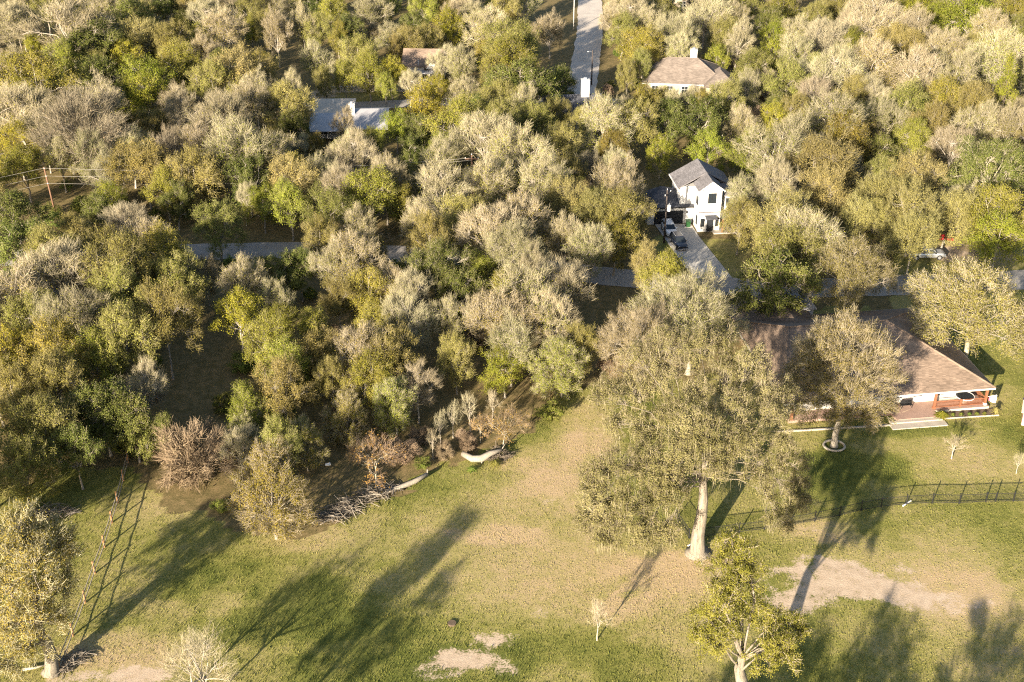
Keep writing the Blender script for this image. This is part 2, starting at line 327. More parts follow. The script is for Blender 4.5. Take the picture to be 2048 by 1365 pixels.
def ground_material():
    m, n, l, b = mat_base('ground_cover')
    at_ = n.new('ShaderNodeAttribute'); at_.attribute_name = 'cover'
    sep = n.new('ShaderNodeSeparateColor'); l.new(at_.outputs['Color'], sep.inputs[0])
    tc = n.new('ShaderNodeTexCoord')
    def noise(sc, det=6, rough=0.6):
        x = n.new('ShaderNodeTexNoise'); x.inputs['Scale'].default_value = sc; x.inputs['Detail'].default_value = det; x.inputs['Roughness'].default_value = rough
        l.new(tc.outputs['Object'], x.inputs['Vector']); return x.outputs[0]
    def math_(op, a, b_, clamp=False):
        x = n.new('ShaderNodeMath'); x.operation = op; x.use_clamp = clamp
        for i, q in enumerate((a, b_)):
            if isinstance(q, (int, float)): x.inputs[i].default_value = q
            else: l.new(q, x.inputs[i])
        return x.outputs[0]
    def ramp(fac, stops):
        x = n.new('ShaderNodeValToRGB'); e = x.color_ramp.elements
        e[0].position, e[0].color = stops[0][0], (*stops[0][1], 1); e[1].position, e[1].color = stops[-1][0], (*stops[-1][1], 1)
        for p_, c in stops[1:-1]:
            k = e.new(p_); k.color = (*c, 1)
        l.new(fac, x.inputs[0]); return x.outputs[0]
    def mix(f, a, b_):
        x = n.new('ShaderNodeMix'); x.data_type = 'RGBA'; l.new(f, x.inputs[0]); l.new(a, x.inputs[6]); l.new(b_, x.inputs[7]); return x.outputs[2]
    fine = noise(5.0, 8, 0.75); mid = noise(0.9, 6); grain = noise(18.0, 4)
    d1 = math_('ADD', sep.outputs[1], math_('MULTIPLY', math_('SUBTRACT', fine, 0.5), 1.15))
    d1 = math_('ADD', d1, math_('MULTIPLY', math_('SUBTRACT', mid, 0.5), 0.8), True)
    grass = ramp(d1, [(0.0, (0.095, 0.108, 0.024)), (0.3, (0.185, 0.18, 0.046)), (0.6, (0.295, 0.25, 0.10)), (1.0, (0.40, 0.295, 0.175))])
    soil = ramp(mid, [(0.25, (0.36, 0.27, 0.19)), (0.75, (0.51, 0.405, 0.30))])
    dm = math_('ADD', sep.outputs[2], math_('MULTIPLY', math_('SUBTRACT', fine, 0.5), 2.2))
    dm = math_('ADD', dm, math_('MULTIPLY', math_('SUBTRACT', mid, 0.5), 1.3))
    mr = n.new('ShaderNodeMapRange'); mr.inputs[1].default_value = 0.5; mr.inputs[2].default_value = 0.78; l.new(dm, mr.inputs[0])
    g2 = mix(mr.outputs[0], grass, soil)
    litter = ramp(math_('ADD', math_('MULTIPLY', fine, 0.6), math_('MULTIPLY', mid, 0.5), True), [(0.3, (0.055, 0.052, 0.02)), (0.5, (0.13, 0.105, 0.045)), (0.62, (0.21, 0.155, 0.075)), (0.8, (0.29, 0.19, 0.11))])
    lm = math_('ADD', sep.outputs[0], math_('MULTIPLY', math_('SUBTRACT', mid, 0.5), 0.7))
    mr2 = n.new('ShaderNodeMapRange'); mr2.inputs[1].default_value = 0.35; mr2.inputs[2].default_value = 0.65; l.new(lm, mr2.inputs[0])
    f2 = mix(mr2.outputs[0], mix(mr.outputs[0], litter, soil), g2)
    l.new(f2, b.inputs['Base Color']); b.inputs['Roughness'].default_value = 0.95; b.inputs['Specular IOR Level'].default_value = 0.1
    bp = n.new('ShaderNodeBump'); bp.inputs['Strength'].default_value = 0.7; bp.inputs['Distance'].default_value = 0.07
    l.new(math_('ADD', fine, math_('MULTIPLY', grain, 0.5)), bp.inputs['Height']); l.new(bp.outputs[0], b.inputs['Normal'])
    return m
tag(mesh_obj('ground', gme, None, ground_material()), kind='structure')

# ------------------------------------------------------------------ roads and drives
simple('asphalt_pale', (0.31, 0.285, 0.26), 0.9, 0.14, 0.7, bump=0.3)
simple('asphalt_far', (0.46, 0.41, 0.36), 0.9, 0.14, 0.4, bump=0.3)
def ribbon(name, pts, width, mat, z=0.045):
    dense = []
    for (ax, ay), (bx, by) in zip(pts[:-1], pts[1:]):
        k = max(2, int(math.hypot(bx-ax, by-ay)/2.0))
        dense += [(ax+(bx-ax)*i/k, ay+(by-ay)*i/k) for i in range(k)]
    dense.append(pts[-1]); q = np.array(dense)
    for _ in range(14): q[1:-1] = 0.25*q[:-2]+0.5*q[1:-1]+0.25*q[2:]
    mb = MB(); r1 = random.Random(3); L = []; Rr = []
    for i, p in enumerate(q):
        d = q[min(i+1, len(q)-1)]-q[max(i-1, 0)]; d = d/np.hypot(*d); nrm = np.array((-d[1], d[0]))
        a = p+nrm*(width/2+r1.uniform(-.18, .18)); b = p-nrm*(width/2+r1.uniform(-.18, .18)); L.append(a); Rr.append(b)
    for i in range(len(q)-1):
        mb.poly([(*L[i], z), (*Rr[i], z), (*Rr[i+1], z), (*L[i+1], z)])
    return tag(mb.build(name, mat), kind='structure')
ribbon('road', ROAD_A, 6.2, MAT['asphalt_pale'])
ribbon('far_road', ROAD_B, 6.6, MAT['asphalt_far'], 0.049)
ribbon('cross_road', ROAD_C, 5.2, MAT['asphalt_pale'], 0.053)
tag(MB().slab([(x, y, 0.07) for x, y in DRIVE], 0.12).build('driveway', MAT['concrete']), kind='structure')
# ------------------------------------------------------------------ buildings
def window(parent, x0, x1, z0, z1, y, side=-1, muntin=True, axis='y'):
    """window set in a wall; axis 'y': wall faces -y or +y (side), 'x': faces x"""
    def bx(a0, a1, d0, d1, c0, c1):
        lo, hi = sorted((y+side*d0, y+side*d1))
        return (a0, a1, lo, hi, c0, c1) if axis == 'y' else (lo, hi, a0, a1, c0, c1)
    pane = box('window', *bx(x0, x1, 0.004, 0.03, z0, z1), MAT['glass'], parent)
    f = MB(); t = 0.07
    for q in ((x0-t, x1+t, z1, z1+t), (x0-t, x1+t, z0-t, z0), (x0-t, x0, z0, z1), (x1, x1+t, z0, z1)): f.box(*bx(q[0], q[1], 0.0, 0.07, q[2], q[3]))
    if muntin:
        xm = (x0+x1)/2; f.box(*bx(xm-.025, xm+.025, 0.032, 0.06, z0, z1)); zm = (z0+z1)/2; f.box(*bx(x0, xm-.025, 0.032, 0.06, zm-.025, zm+.025)); f.box(*bx(xm+.025, x1, 0.032, 0.06, zm-.025, zm+.025))
    f.build('frame', MAT['black_metal'] if muntin == 2 else MAT['trim_white'], pane)
    return pane
def hip_roof(name, x0, x1, y0, y1, ze, zr, rx0, rx1, ry, mat, parent, th=0.22):
    """hip roof: eaves x0..x1, y0..y1 at ze; ridge from rx0 to rx1 at y=ry"""
    A, B, C, D = (x0, y0, ze), (x1, y0, ze), (x1, y1, ze), (x0, y1, ze); E, F_ = (rx0, ry, zr), (rx1, ry, zr)
    mb = MB().poly([A, B, F_, E]).poly([B, C, F_]).poly([C, D, E, F_]).poly([D, A, E])
    r = mb.build(name, mat, parent)
    fa = MB()
    t = th
    fa.box(x0-.02, x1+.02, y0-.03, y0, ze-t, ze-.01).box(x0-.02, x1+.02, y1, y1+.03, ze-t, ze-.01).box(x0-.03, x0, y0, y1, ze-t, ze-.01).box(x1, x1+.03, y0, y1, ze-t, ze-.01)
    fa.build('fascia', MAT['trim_white'], r)
    MB().poly([(x0, y0, ze-.02), (x0, y1, ze-.02), (x1, y1, ze-.02), (x1, y0, ze-.02)]).build('soffit', MAT['trim_white'], r)
    cap = MB()
    for a, b_ in ((A, E), (B, F_), (C, F_), (D, E), (E, F_)): cap.tube([Vector(a)+Vector((0, 0, .02)), Vector(b_)+Vector((0, 0, .02))], 0.11, 5)
    cap.build('ridge_cap', mat, r)
    return r

# --- ranch house
rh = empty('ranch_house', (60.7, 133.3, 0), R(8)); tag(rh, 'single-storey ranch house with broad brown shingle hip roof and cedar porch', 'house')
box('wall', -25.6, -3.6, 2.3, 21.0, 0.0, 2.95, MAT['white'], rh)
box('foundation', -25.7, -3.5, 2.2, 21.1, -0.1, 0.42, MAT['stone'], rh)
roof = hip_roof('roof', -27.5, 0, 0, 22.3, 3.0, 7.5, -23.6, -10.4, 11.2, MAT['roof_brown'], rh)
for x, y in ((-13.5, 15.5), (-19, 14.2)): MB().tube([(x, y, 5.4), (x, y, 6.6)], 0.09, 8).build('vent_pipe', MAT['grey_metal'], roof)
wing = MB().poly([(-27.5, 14, 3.02), (-20.5, 14, 5.4), (-20.5, 25.8, 5.4), (-27.5, 25.8, 3.02)]).poly([(-20.5, 14, 5.4), (-16.5, 14, 3.6), (-16.5, 25.8, 3.6), (-20.5, 25.8, 5.4)]).poly([(-27.5, 25.8, 3.02), (-20.5, 25.8, 5.4), (-16.5, 25.8, 3.6), (-16.5, 25.8, 0), (-27.5, 25.8, 0)])
wing.build('rear_wing', MAT['roof_brown'], rh)
MB().slab([(-20.6, 22.0, 4.3), (-15.4, 22.0, 4.1), (-15.4, 26.8, 4.1), (-20.6, 26.8, 4.3)], 0.18).build('metal_roof', MAT['roof_metal'], rh)
box('rear_wall', -20.3, -15.7, 22.4, 26.5, 0, 3.9, MAT['white'], rh)
MB().slab([(-13.2, -1.4, 0.34), (-7.7, -1.4, 0.34), (-7.7, 0.0, 0.34), (-0.35, 0.0, 0.34), (-0.35, 8.0, 0.34), (-3.5, 8.0, 0.34), (-3.5, 2.2, 0.34), (-26.6, 2.2, 0.34), (-26.6, 0.2, 0.34), (-13.2, 0.2, 0.34)], 0.42).build('porch_floor', MAT['patio'], rh)
st = MB().box(-14.2, -7.4, -1.95, -1.4, -0.05, 0.24).box(-14.4, -7.2, -3.1, -1.95, -0.05, 0.1)
st.build('steps', MAT['pale_concrete'], rh, bevel=0.02)
MB().box(-7.5, -0.4, -0.06, -0.01, -0.05, 0.33).build('porch_skirt', MAT['stone'], rh)
for x, y in ((-7.55, 0.45), (-0.75, 0.45), (-0.75, 4.6), (-0.75, 7.8), (-13.6, 0.45), (-19.6, 0.45), (-26.2, 0.45)):
    po = box('porch_post', x-.13, x+.13, y-.13, y+.13, 0.345, 2.86, MAT['cedar'], rh, bevel=0.01)
    MB().box(x-.19, x+.19, y-.19, y+.19, 0.343, 0.62).build('post_base', MAT['trim_white'] if x > -1 else MAT['cedar'], po)
def railing(parent, p0, p1, mat, z0=0.345, h=0.95, n=28):
    p0 = Vector(p0); p1 = Vector(p1); d = (p1-p0)
    rl = MB(); rl.tube([p0+Vector((0, 0, z0+h)), p1+Vector((0, 0, z0+h))], 0.06, 4); rl.tube([p0+Vector((0, 0, z0+.12)), p1+Vector((0, 0, z0+.12))], 0.045, 4)
    o = rl.build('railing', mat, parent)
    bl = MB()
    for i in range(1, n): bl.tube([p0+d*i/n+Vector((0, 0, z0+.13)), p0+d*i/n+Vector((0, 0, z0+h-.02))], 0.022, 4, cap=False)
    tag(bl.build('balusters', mat, o), kind='stuff')
railing(rh, (-7.4, 0.45, 0), (-4.15, 0.45, 0), MAT['cedar']); railing(rh, (-4.0, 0.45, 0), (-0.9, 0.45, 0), MAT['cedar']); box('rail_post', -4.16, -3.98, 0.37, 0.53, 0.345, 1.42, MAT['cedar'], rh)
railing(rh, (-0.75, 0.6, 0), (-0.75, 4.45, 0), MAT['cedar'], n=30); railing(rh, (-0.75, 4.75, 0), (-0.75, 7.65, 0), MAT['cedar'], n=24)
MB().tube([(-3.5, 7.9, 0.5), (-0.8, 7.9, 2.7)], 0.06, 4).tube([(-3.5, 7.9, 2.7), (-0.8, 7.9, 0.5)], 0.06, 4).build('cross_brace', MAT['cedar'], rh)
for x0, x1 in ((-9.6, -8.4), (-11.8, -11.0), (-6.4, -5.4), (-17, -15.6), (-22, -20.6)): window(rh, x0, x1, 1.15, 2.45, 2.3)
dr = box('door', -13.2, -12.2, 2.24, 2.298, 0.42, 2.5, MAT['dark_panel'], rh); MB().tube([(-12.32, 2.2, 1.4), (-12.32, 2.24, 1.4)], 0.04, 8).build('handle', MAT['grey_metal'], dr)
for y0, y1 in ((5, 6.2), (12, 13.4)): window(rh, y0, y1, 1.1, 2.4, -3.6, side=1, axis='x')
for y0, y1 in ((6, 7.2), (11, 12.2)): window(rh, y0, y1, 1.1, 2.4, -25.6, side=-1, axis='x')
# things on the porch
def toworld(e, v): return e.matrix_basis @ Vector(v)
bp = toworld(rh, (-10.9, 1.2, 0.345)); be = empty('porch_bench', bp, R(8)); tag(be, 'black bench frame standing on the ranch house porch', 'bench')
box('seat', -0.75, 0.75, -0.25, 0.25, 0.42, 0.47, MAT['black_metal'], be); box('backrest', -0.75, 0.75, 0.2, 0.25, 0.5, 0.95, MAT['black_metal'], be)
for sx in (-0.68, 0.68):
    for sy in (-0.2, 0.2): box('leg', sx-.03, sx+.03, sy-.03, sy+.03, 0.0, 0.42, MAT['black_metal'], be)
dp = toworld(rh, (-3.1, 1.35, 0.345)); de = empty('round_table', dp, R(8)); tag(de, 'large round dark-topped table with pale rim behind the cedar porch railing', 'table')
MB().disc((0, 0, 0.93), 1.12, 0.05, 'z', 32).build('top', MAT['dark_panel'], de)
rim = MB().tube([(1.15*math.cos(t), 1.15*math.sin(t), 0.94) for t in np.linspace(0, 2*math.pi, 33)], 0.06, 6, cap=False); rim.build('rim', MAT['trim_white'], de)
MB().tube([(0, 0, 0.02), (0, 0, 0.91)], [0.4, 0.25], 12).build('pedestal', MAT['stone'], de)
fp = toworld(rh, (-0.35, -0.2, 0)); fe = empty('porch_flag', fp, R(8)); tag(fe, 'pink and white flag hanging from the corner post of the cedar porch', 'flag')
MB().tube([(-0.25, 0.5, 1.6), (0.55, -0.1, 2.15)], 0.025, 6).build('staff', MAT['trim_white'], fe)
fl = MB(); k = 6
for i in range(k):
    x0 = 0.05+0.5*i/k; x1 = 0.05+0.5*(i+1)/k; y0 = .25-.6*i/k*.6+0.05*math.sin(i*1.7); y1 = .25-.6*(i+1)/k*.6+0.05*math.sin((i+1)*1.7)
    fl.poly([(x0, y0, 0.95), (x1, y1, 0.95), (x1, y1, 1.78+.3*(i+1)/k), (x0, y0, 1.78+.3*i/k)])
fb = fl.build('cloth', MAT['white_cloth'], fe); so = fb.modifiers.new('solid', 'SOLIDIFY'); so.thickness = 0.012
ps = MB().poly([(-.12, .42, 1.05), (0.04, .26, 1.05), (0.04, .26, 1.78), (-.12, .42, 1.7)]).build('pink_band', MAT['pink_cloth'], fe); so = ps.modifiers.new('solid', 'SOLIDIFY'); so.thickness = 0.012
# satellite dish at the left eave
sp_ = at(1508, 719, 3.9); sd = empty('satellite_dish', (sp_.x, sp_.y, 3.45), 0); tag(sd, 'white satellite dish on the left eave of the brown roof', 'satellite dish')
dm = MB(); rings = 5
for j in range(rings+1):
    for i in range(16):
        r_ = 0.46*j/rings; t = 2*math.pi*i/16; dm.v.append((r_*math.cos(t), -0.18+0.35*r_*r_*-1+r_*math.sin(t)*0.45-0.05, 0.75+r_*math.sin(t)*0.9+0.25*r_*r_))
for j in range(rings):
    for i in range(16): dm.f.append((j*16+i, j*16+(i+1) % 16, (j+1)*16+(i+1) % 16, (j+1)*16+i))
o = dm.build('reflector', MAT['trim_white'], sd, smooth=True); so = o.modifiers.new('solid', 'SOLIDIFY'); so.thickness = 0.02
MB().tube([(0, 0, -0.6), (0, 0, 0.55), (0, -0.15, 0.75)], 0.035, 6).tube([(0, -0.2, 0.45), (0, -0.65, 0.8)], 0.02, 6).build('mast', MAT['grey_metal'], sd)
# garden bed with edging, plants, and the ring round the yard tree
bed = empty('flower_bed', toworld(rh, (-4, -0.9, 0)), R(8)); tag(bed, 'narrow flower bed with pale edging below the porch railing', 'flower bed')
MB().slab([(-3.1, -0.6, 0.09), (4.0, -0.75, 0.09), (4.1, 0.75, 0.09), (-3.2, 0.8, 0.09)], 0.12).build('soil', MAT['soil'], bed)
MB().tube([(-3.2, -0.66, 0.06), (-1, -0.72, 0.06), (2, -0.8, 0.06), (4.1, -0.86, 0.06)], 0.11, 6).build('edging', MAT['pale_concrete'], bed)
ring = empty('tree_ring', at(1668, 893), 0); tag(ring, 'oval stone edging with grass round the yard tree trunk', 'planter')
MB().tube([(1.25*math.cos(t), 1.15*math.sin(t), 0.1) for t in np.linspace(0, 2*math.pi, 29)], 0.14, 6, cap=False).build('edging', MAT['pale_concrete'], ring)
wl_ = empty('path_edging', at(1690, 857), 0); tag(wl_, 'long white edging strip along the front of the ranch house lawn', 'edging')
MB().box(-8.5, 6.0, -0.1, 0.1, -0.03, 0.16).build('strip', MAT['pale_concrete'], wl_); wl_.rotation_euler.z = R(6)
# shed at the right edge
sh = empty('garden_shed', at(2084, 846), R(-22)); tag(sh, 'tan-roofed shed at the right edge of the ranch lawn', 'shed')
box('wall', -2.4, 2.4, -1.6, 1.6, 0, 2.0, MAT['shed_roof'], sh)
MB().slab([(-2.7, -1.9, 2.0), (2.7, -1.9, 2.0), (2.7, 0, 2.7), (-2.7, 0, 2.7)], 0.08).slab([(-2.7, 0.02, 2.7), (2.7, 0.02, 2.7), (2.7, 1.9, 2.0), (-2.7, 1.9, 2.0)], 0.08).build('roof', MAT['shed_roof'], sh)
box('door', -0.6, 0.6, -1.64, -1.604, 0.02, 1.8, MAT['shed_roof'], sh)

# --- white two-storey house
wh = empty('white_house', (28.2, 188.0, 0), R(6)); tag(wh, 'white two-storey house with grey gable roof, attached garage and wood-post porch', 'house')
box('main_wall', 0.2, 8.6, 4.2, 10.2, 0, 6.5, MAT['white'], wh)
box('bay_wall', 2.6, 6.2, 0.2, 4.2, 0, 7.45, MAT['white'], wh)
MB().prism([(2.6, 0.2, 7.45), (6.2, 0.2, 7.45), (4.4, 0.2, 8.75)], (0, 0.25, 0)).build('gable', MAT['white'], wh)
MB().prism([(0.2, 9.9, 6.5), (8.6, 9.9, 6.5), (4.4, 9.9, 8.9)], (0, 0.3, 0)).build('gable', MAT['white'], wh)
r1 = MB().slab([(-0.3, 4.0, 6.35), (4.4, 4.0, 8.98), (4.4, 10.6, 8.98), (-0.3, 10.6, 6.35)], 0.16).slab([(4.41, 4.0, 8.98), (9.1, 4.0, 6.35), (9.1, 10.6, 6.35), (4.41, 10.6, 8.98)], 0.16)
r1.slab([(2.25, -0.25, 7.33), (4.4, -0.25, 8.96), (4.4, 3.99, 8.96), (2.25, 3.99, 7.33)], 0.16).slab([(4.41, -0.25, 8.96), (6.55, -0.25, 7.33), (6.55, 3.99, 7.33), (4.41, 3.99, 8.96)], 0.16)
rf = r1.build('roof', MAT['roof_grey'], wh)
MB().slab([(-0.36, 3.9, 6.33), (-0.3, 3.9, 6.36), (-0.3, 10.7, 6.36), (-0.36, 10.7, 6.33)], 0.24).build('gutter', MAT['trim_white'], rf)
MB().prism([(2.2, -0.3, 7.1), (2.2, -0.3, 7.32), (4.4, -0.3, 8.98), (6.6, -0.3, 7.32), (6.6, -0.3, 7.1), (4.4, -0.3, 8.74)], (0, 0.05, 0)).build('fascia', MAT['trim_white'], rf)
box('side_wall', 6.2, 9.6, 1.6, 4.2, 3.1, 5.9, MAT['white'], wh)
MB().slab([(6.3, 1.2, 5.85), (10.0, 1.2, 5.85), (10.0, 4.2, 6.9), (6.3, 4.2, 6.9)], 0.14).build('side_roof', MAT['roof_grey'], wh)
box('lower_wall', 6.2, 10.0, 1.6, 6.0, 0, 3.1, MAT['white'], wh)
MB().slab([(6.25, -0.9, 2.75), (10.4, -0.9, 2.75), (10.4, 1.6, 3.2), (6.25, 1.6, 3.2)], 0.12).build('porch_roof', MAT['roof_dark'], wh)
box('porch_floor', 5.0, 10.4, -1.0, 1.6, -0.05, 0.2, MAT['pale_concrete'], wh)
for x in (6.5, 10.2): box('porch_post', x-.11, x+.11, -0.75, -0.53, 0.2, 2.72, MAT['cedar'], wh)
window(wh, 4.0, 5.2, 5.1, 6.7, 0.2, muntin=2)
window(wh, 1.2, 1.7, 1.0, 2.4, 2.6, side=-1, axis='x', muntin=2); window(wh, 7.0, 7.9, 1.0, 2.3, 1.6, muntin=2); window(wh, 8.8, 9.6, 1.0, 2.3, 1.6, muntin=2); window(wh, 7.4, 8.3, 4.0, 5.2, 1.6, muntin=2)
window(wh, 3.0, 3.5, 1.0, 2.3, 0.2, muntin=2); window(wh, 5.5, 5.9, 1.0, 2.3, 0.2, muntin=2)
box('band_board', 2.55, 6.25, 0.15, 0.198, 3.35, 3.55, MAT['roof_grey'], wh)
MB().tube([(2.5, 0.25, 0.1), (2.5, 0.25, 7.2)], 0.06, 6).build('downspout', MAT['grey_metal'], wh)
window(wh, 1.4, 2.3, 4.4, 5.6, 2.6, side=-1, axis='x', muntin=2)
d2 = box('door', 4.0, 5.1, 0.12, 0.196, 0.1, 2.4, MAT['dark_panel'], wh); MB().tube([(4.95, 0.05, 1.2), (4.95, 0.12, 1.2)], 0.04, 8).build('handle', MAT['grey_metal'], d2)
MB().slab([(3.6, -0.9, 2.62), (5.5, -0.9, 2.62), (5.5, 0.2, 2.95), (3.6, 0.2, 2.95)], 0.08).build('door_canopy', MAT['roof_dark'], wh)
for x in (3.5, 5.7): box('wall_lamp', x-.07, x+.07, 0.02, 0.196, 1.9, 2.25, MAT['black_metal'], wh)
box('garage_wall', -5.2, 2.5, 4.0, 10.0, 0, 3.3, MAT['white'], wh)
gr = MB()
gr.poly([(-5.6, 3.5, 3.2), (2.58, 3.5, 3.2), (2.58, 7.2, 4.5), (-2.4, 7.2, 5.6)]).poly([(-5.6, 10.4, 3.2), (-5.6, 3.5, 3.2), (-2.4, 7.2, 5.6)]).poly([(0.19, 10.4, 3.2), (-5.6, 10.4, 3.2), (-2.4, 7.2, 5.6), (0.19, 7.2, 4.95)])
gr.build('garage_roof', MAT['roof_dark'], wh)
MB().box(-5.6, 2.55, 3.42, 3.5, 3.0, 3.19).build('garage_fascia', MAT['black_metal'], wh)
gd = box('garage_door', -4.0, 0.9, 3.93, 3.998, 0.05, 2.35, MAT['dark_panel'], wh)
gp = MB()
for z in (0.62, 1.2, 1.78): gp.box(-4.0, 0.9, 3.90, 3.93, z-.015, z+.015)
gp.build('door_seam', MAT['black_metal'], gd)
box('wall_lamp', 1.4, 1.6, 3.8, 3.998, 1.9, 2.3, MAT['black_metal'], wh)
# porch chairs
for i, x in enumerate((7.5, 9.1)):
    c = toworld(wh, (x, 0.4, 0.2)); ce = empty('porch_chair', c, R(6)); tag(ce, 'dark armchair on the porch of the white house', 'chair', 'porch chairs of the white house')
    box('seat', -.35, .35, -.35, .35, .3, .45, MAT['black_metal'], ce); box('backrest', -.35, .35, .25, .35, .45, .9, MAT['black_metal'], ce)
    for sx in (-.3, .3):
        for sy in (-.3, .3): box('leg', sx-.03, sx+.03, sy-.03, sy+.03, 0.0, .3, MAT['black_metal'], ce)
# trash bin
tb = empty('trash_bin', at(1375.5, 454), R(6)); tag(tb, 'green wheeled trash bin beside the black garage door', 'trash bin')
MB().prism([(-.3, -.33, .08), (.3, -.33, .08), (.37, -.42, 1.05), (-.37, -.42, 1.05)], (0, 0.72, 0)).build('bin_body', MAT['bin_green'], tb, bevel=.02)
MB().prism([(-.4, -.46, 1.055), (.4, -.46, 1.055), (.4, .4, 1.14), (-.4, .4, 1.14)], (0, 0, .05)).build('lid', MAT['bin_green'], tb)
for sx in (-.36, .36): MB().disc((sx, .3, .12), .12, .06, 'x', 12).build('wheel', MAT['tyre'], tb)
# mailbox by the drive
mbx = empty('mailbox', at(1352, 540), R(10)); tag(mbx, 'white mailbox post on the grass beside the driveway', 'mailbox')
box('post', -.08, .08, -.08, .08, -.05, 1.1, MAT['trim_white'], mbx)
MB().prism([(-.16, -.3, 1.1), (.16, -.3, 1.1), (.16, -.3, 1.3), (.08, -.3, 1.38), (-.08, -.3, 1.38), (-.16, -.3, 1.3)], (0, .6, 0)).build('box', MAT['trim_white'], mbx)

# --- far houses
def chimney(parent, x, y, z0, z1, w, mat, cap='grey_metal'):
    c = box('chimney', x-w, x+w, y-w*.8, y+w*.8, z0, z1, mat, parent); MB().box(x-w-.06, x+w+.06, y-w*.8-.06, y+w*.8+.06, z1, z1+.14).build('cap', MAT['trim_white'], c)
    MB().tube([(x, y, z1+.14), (x, y, z1+.5)], w*.45, 8).build('flue', MAT[cap], c)
f1 = empty('tan_roof_house', at(1368, 196), R(-6)); tag(f1, 'far house with broad tan hip roof and white chimney in the wood', 'house')
box('wall', -8.6, 8.6, 0.6, 13.4, 0, 3.0, MAT['cream'], f1)
hip_roof('roof', -9.2, 9.2, 0, 14, 3.0, 6.8, -3.6, 2.6, 7, MAT['roof_tan'], f1)
MB().poly([(4.0, -2.4, 3.03), (11.5, -2.4, 3.03), (7.6, 3.5, 5.4)]).poly([(11.5, -2.4, 3.03), (11.5, 6, 3.03), (7.6, 6, 5.4), (7.6, 3.5, 5.4)]).poly([(4.0, 6, 3.03), (4.0, -2.4, 3.03), (7.6, 3.5, 5.4), (7.6, 6, 5.4)]).build('wing_roof', MAT['roof_tan'], f1)
box('wing_wall', 4.4, 11.1, -2.0, 5.9, 0, 3.0, MAT['cream'], f1)
chimney(f1, 1.8, 9.2, 4.5, 8.0, 0.75, MAT['trim_white'])
for x in (-7, -3.8, -0.6): window(f1, x, x+1.3, 1.0, 2.3, 0.6)
window(f1, 6.6, 8.4, 1.0, 2.3, -2.0)
f2 = empty('flat_roof_house', at(690, 292), R(2)); tag(f2, 'house with pale low roof, blue-grey lean-to and white chimney among trees', 'house')
box('wall', -6.2, 6.4, 4.2, 13.6, 0, 3.1, MAT['white'], f2)
MB().slab([(-6.8, 7.0, 4.4), (1.4, 7.0, 4.4), (1.4, 14.2, 5.0), (-6.8, 14.2, 5.0)], 0.2).build('low_roof', MAT['roof_sand'], f2)
MB().slab([(-7.0, 0.2, 2.9), (1.4, 0.2, 2.9), (1.4, 6.98, 4.4), (-7.0, 6.98, 4.4)], 0.14).build('lean_to_roof', MAT['roof_metal'], f2)
MB().slab([(1.42, 1.0, 3.0), (8.4, 1.0, 3.0), (8.4, 7.5, 5.0), (1.42, 7.5, 5.0)], 0.16).slab([(1.42, 7.52, 5.0), (8.4, 7.52, 5.0), (8.4, 14.0, 3.1), (1.42, 14.0, 3.1)], 0.16).build('side_roof', MAT['roof_metal'], f2)
MB().tube([(-3.0, 11.5, 4.6), (-3.0, 11.5, 5.6)], 0.22, 8).build('vent_pipe', MAT['trim_white'], f2)
chimney(f2, 1.2, 6.2, 2.0, 6.4, 0.55, MAT['trim_white'])
for x in (-5, -2, 3.2): window(f2, x, x+1.2, 0.9, 2.2, 4.2)
f3 = empty('gabled_far_house', at(846, 172), R(-3)); tag(f3, 'small far brown-roofed house with white-trimmed front gable', 'house')
box('wall', -4.2, 4.2, 1.4, 9.2, 0, 4.2, MAT['stone'], f3)
MB().slab([(-4.8, 1.0, 4.1), (4.8, 1.0, 4.1), (4.8, 5.3, 6.9), (-4.8, 5.3, 6.9)], 0.18).slab([(-4.8, 5.32, 6.9), (4.8, 5.32, 6.9), (4.8, 9.7, 4.1), (-4.8, 9.7, 4.1)], 0.18).build('roof', MAT['roof_brown'], f3)
MB().prism([(0.6, 0.6, 3.6), (3.6, 0.6, 3.6), (2.1, 0.6, 5.4)], (0, 2.6, 0)).build('gable', MAT['white'], f3)
MB().slab([(0.2, 0.4, 3.5), (2.1, 0.4, 5.62), (2.1, 4.0, 5.62), (0.2, 4.0, 3.5)], 0.1).slab([(2.11, 0.4, 5.62), (4.0, 0.4, 3.5), (4.0, 4.0, 3.5), (2.11, 4.0, 5.62)], 0.1).build('gable_roof', MAT['roof_brown'], f3)
for x in (-3.2, -0.9, 1.5): window(f3, x, x+1.1, 1.2, 2.6, 1.4)
for x in (-3.2, 2.8): MB().tube([(x, -0.2, 0), (x, -0.2, 3.0)], 0.1, 8).build('porch_post', MAT['trim_white'], f3)
MB().slab([(-3.6, -0.5, 2.9), (3.4, -0.5, 2.9), (3.4, 1.39, 3.3), (-3.6, 1.39, 3.3)], 0.1).build('porch_roof', MAT['roof_metal'], f3)
f4 = empty('dark_roof_house', at(1150, 262), R(4)); tag(f4, 'house with dark slate-blue roof and tall white chimney below the far road', 'house')
box('wall', -5.4, 5.4, 0.6, 12.0, 0, 3.0, MAT['white'], f4)
MB().slab([(-6.0, 0.0, 3.0), (6.0, 0.0, 3.0), (6.0, 6.3, 5.6), (-6.0, 6.3, 5.6)], 0.18).slab([(-6.0, 6.32, 5.6), (6.0, 6.32, 5.6), (6.0, 12.6, 3.0), (-6.0, 12.6, 3.0)], 0.18).build('roof', MAT['roof_dark'], f4)
chimney(f4, 2.6, 6.0, 3.0, 8.6, 0.8, MAT['trim_white'])
for x in (-4, -1, 2): window(f4, x, x+1.2, 1.0, 2.3, 0.6)
f5 = empty('distant_house', at(1386, 22), R(5)); tag(f5, 'distant grey-roofed house at the top of the wood', 'house')
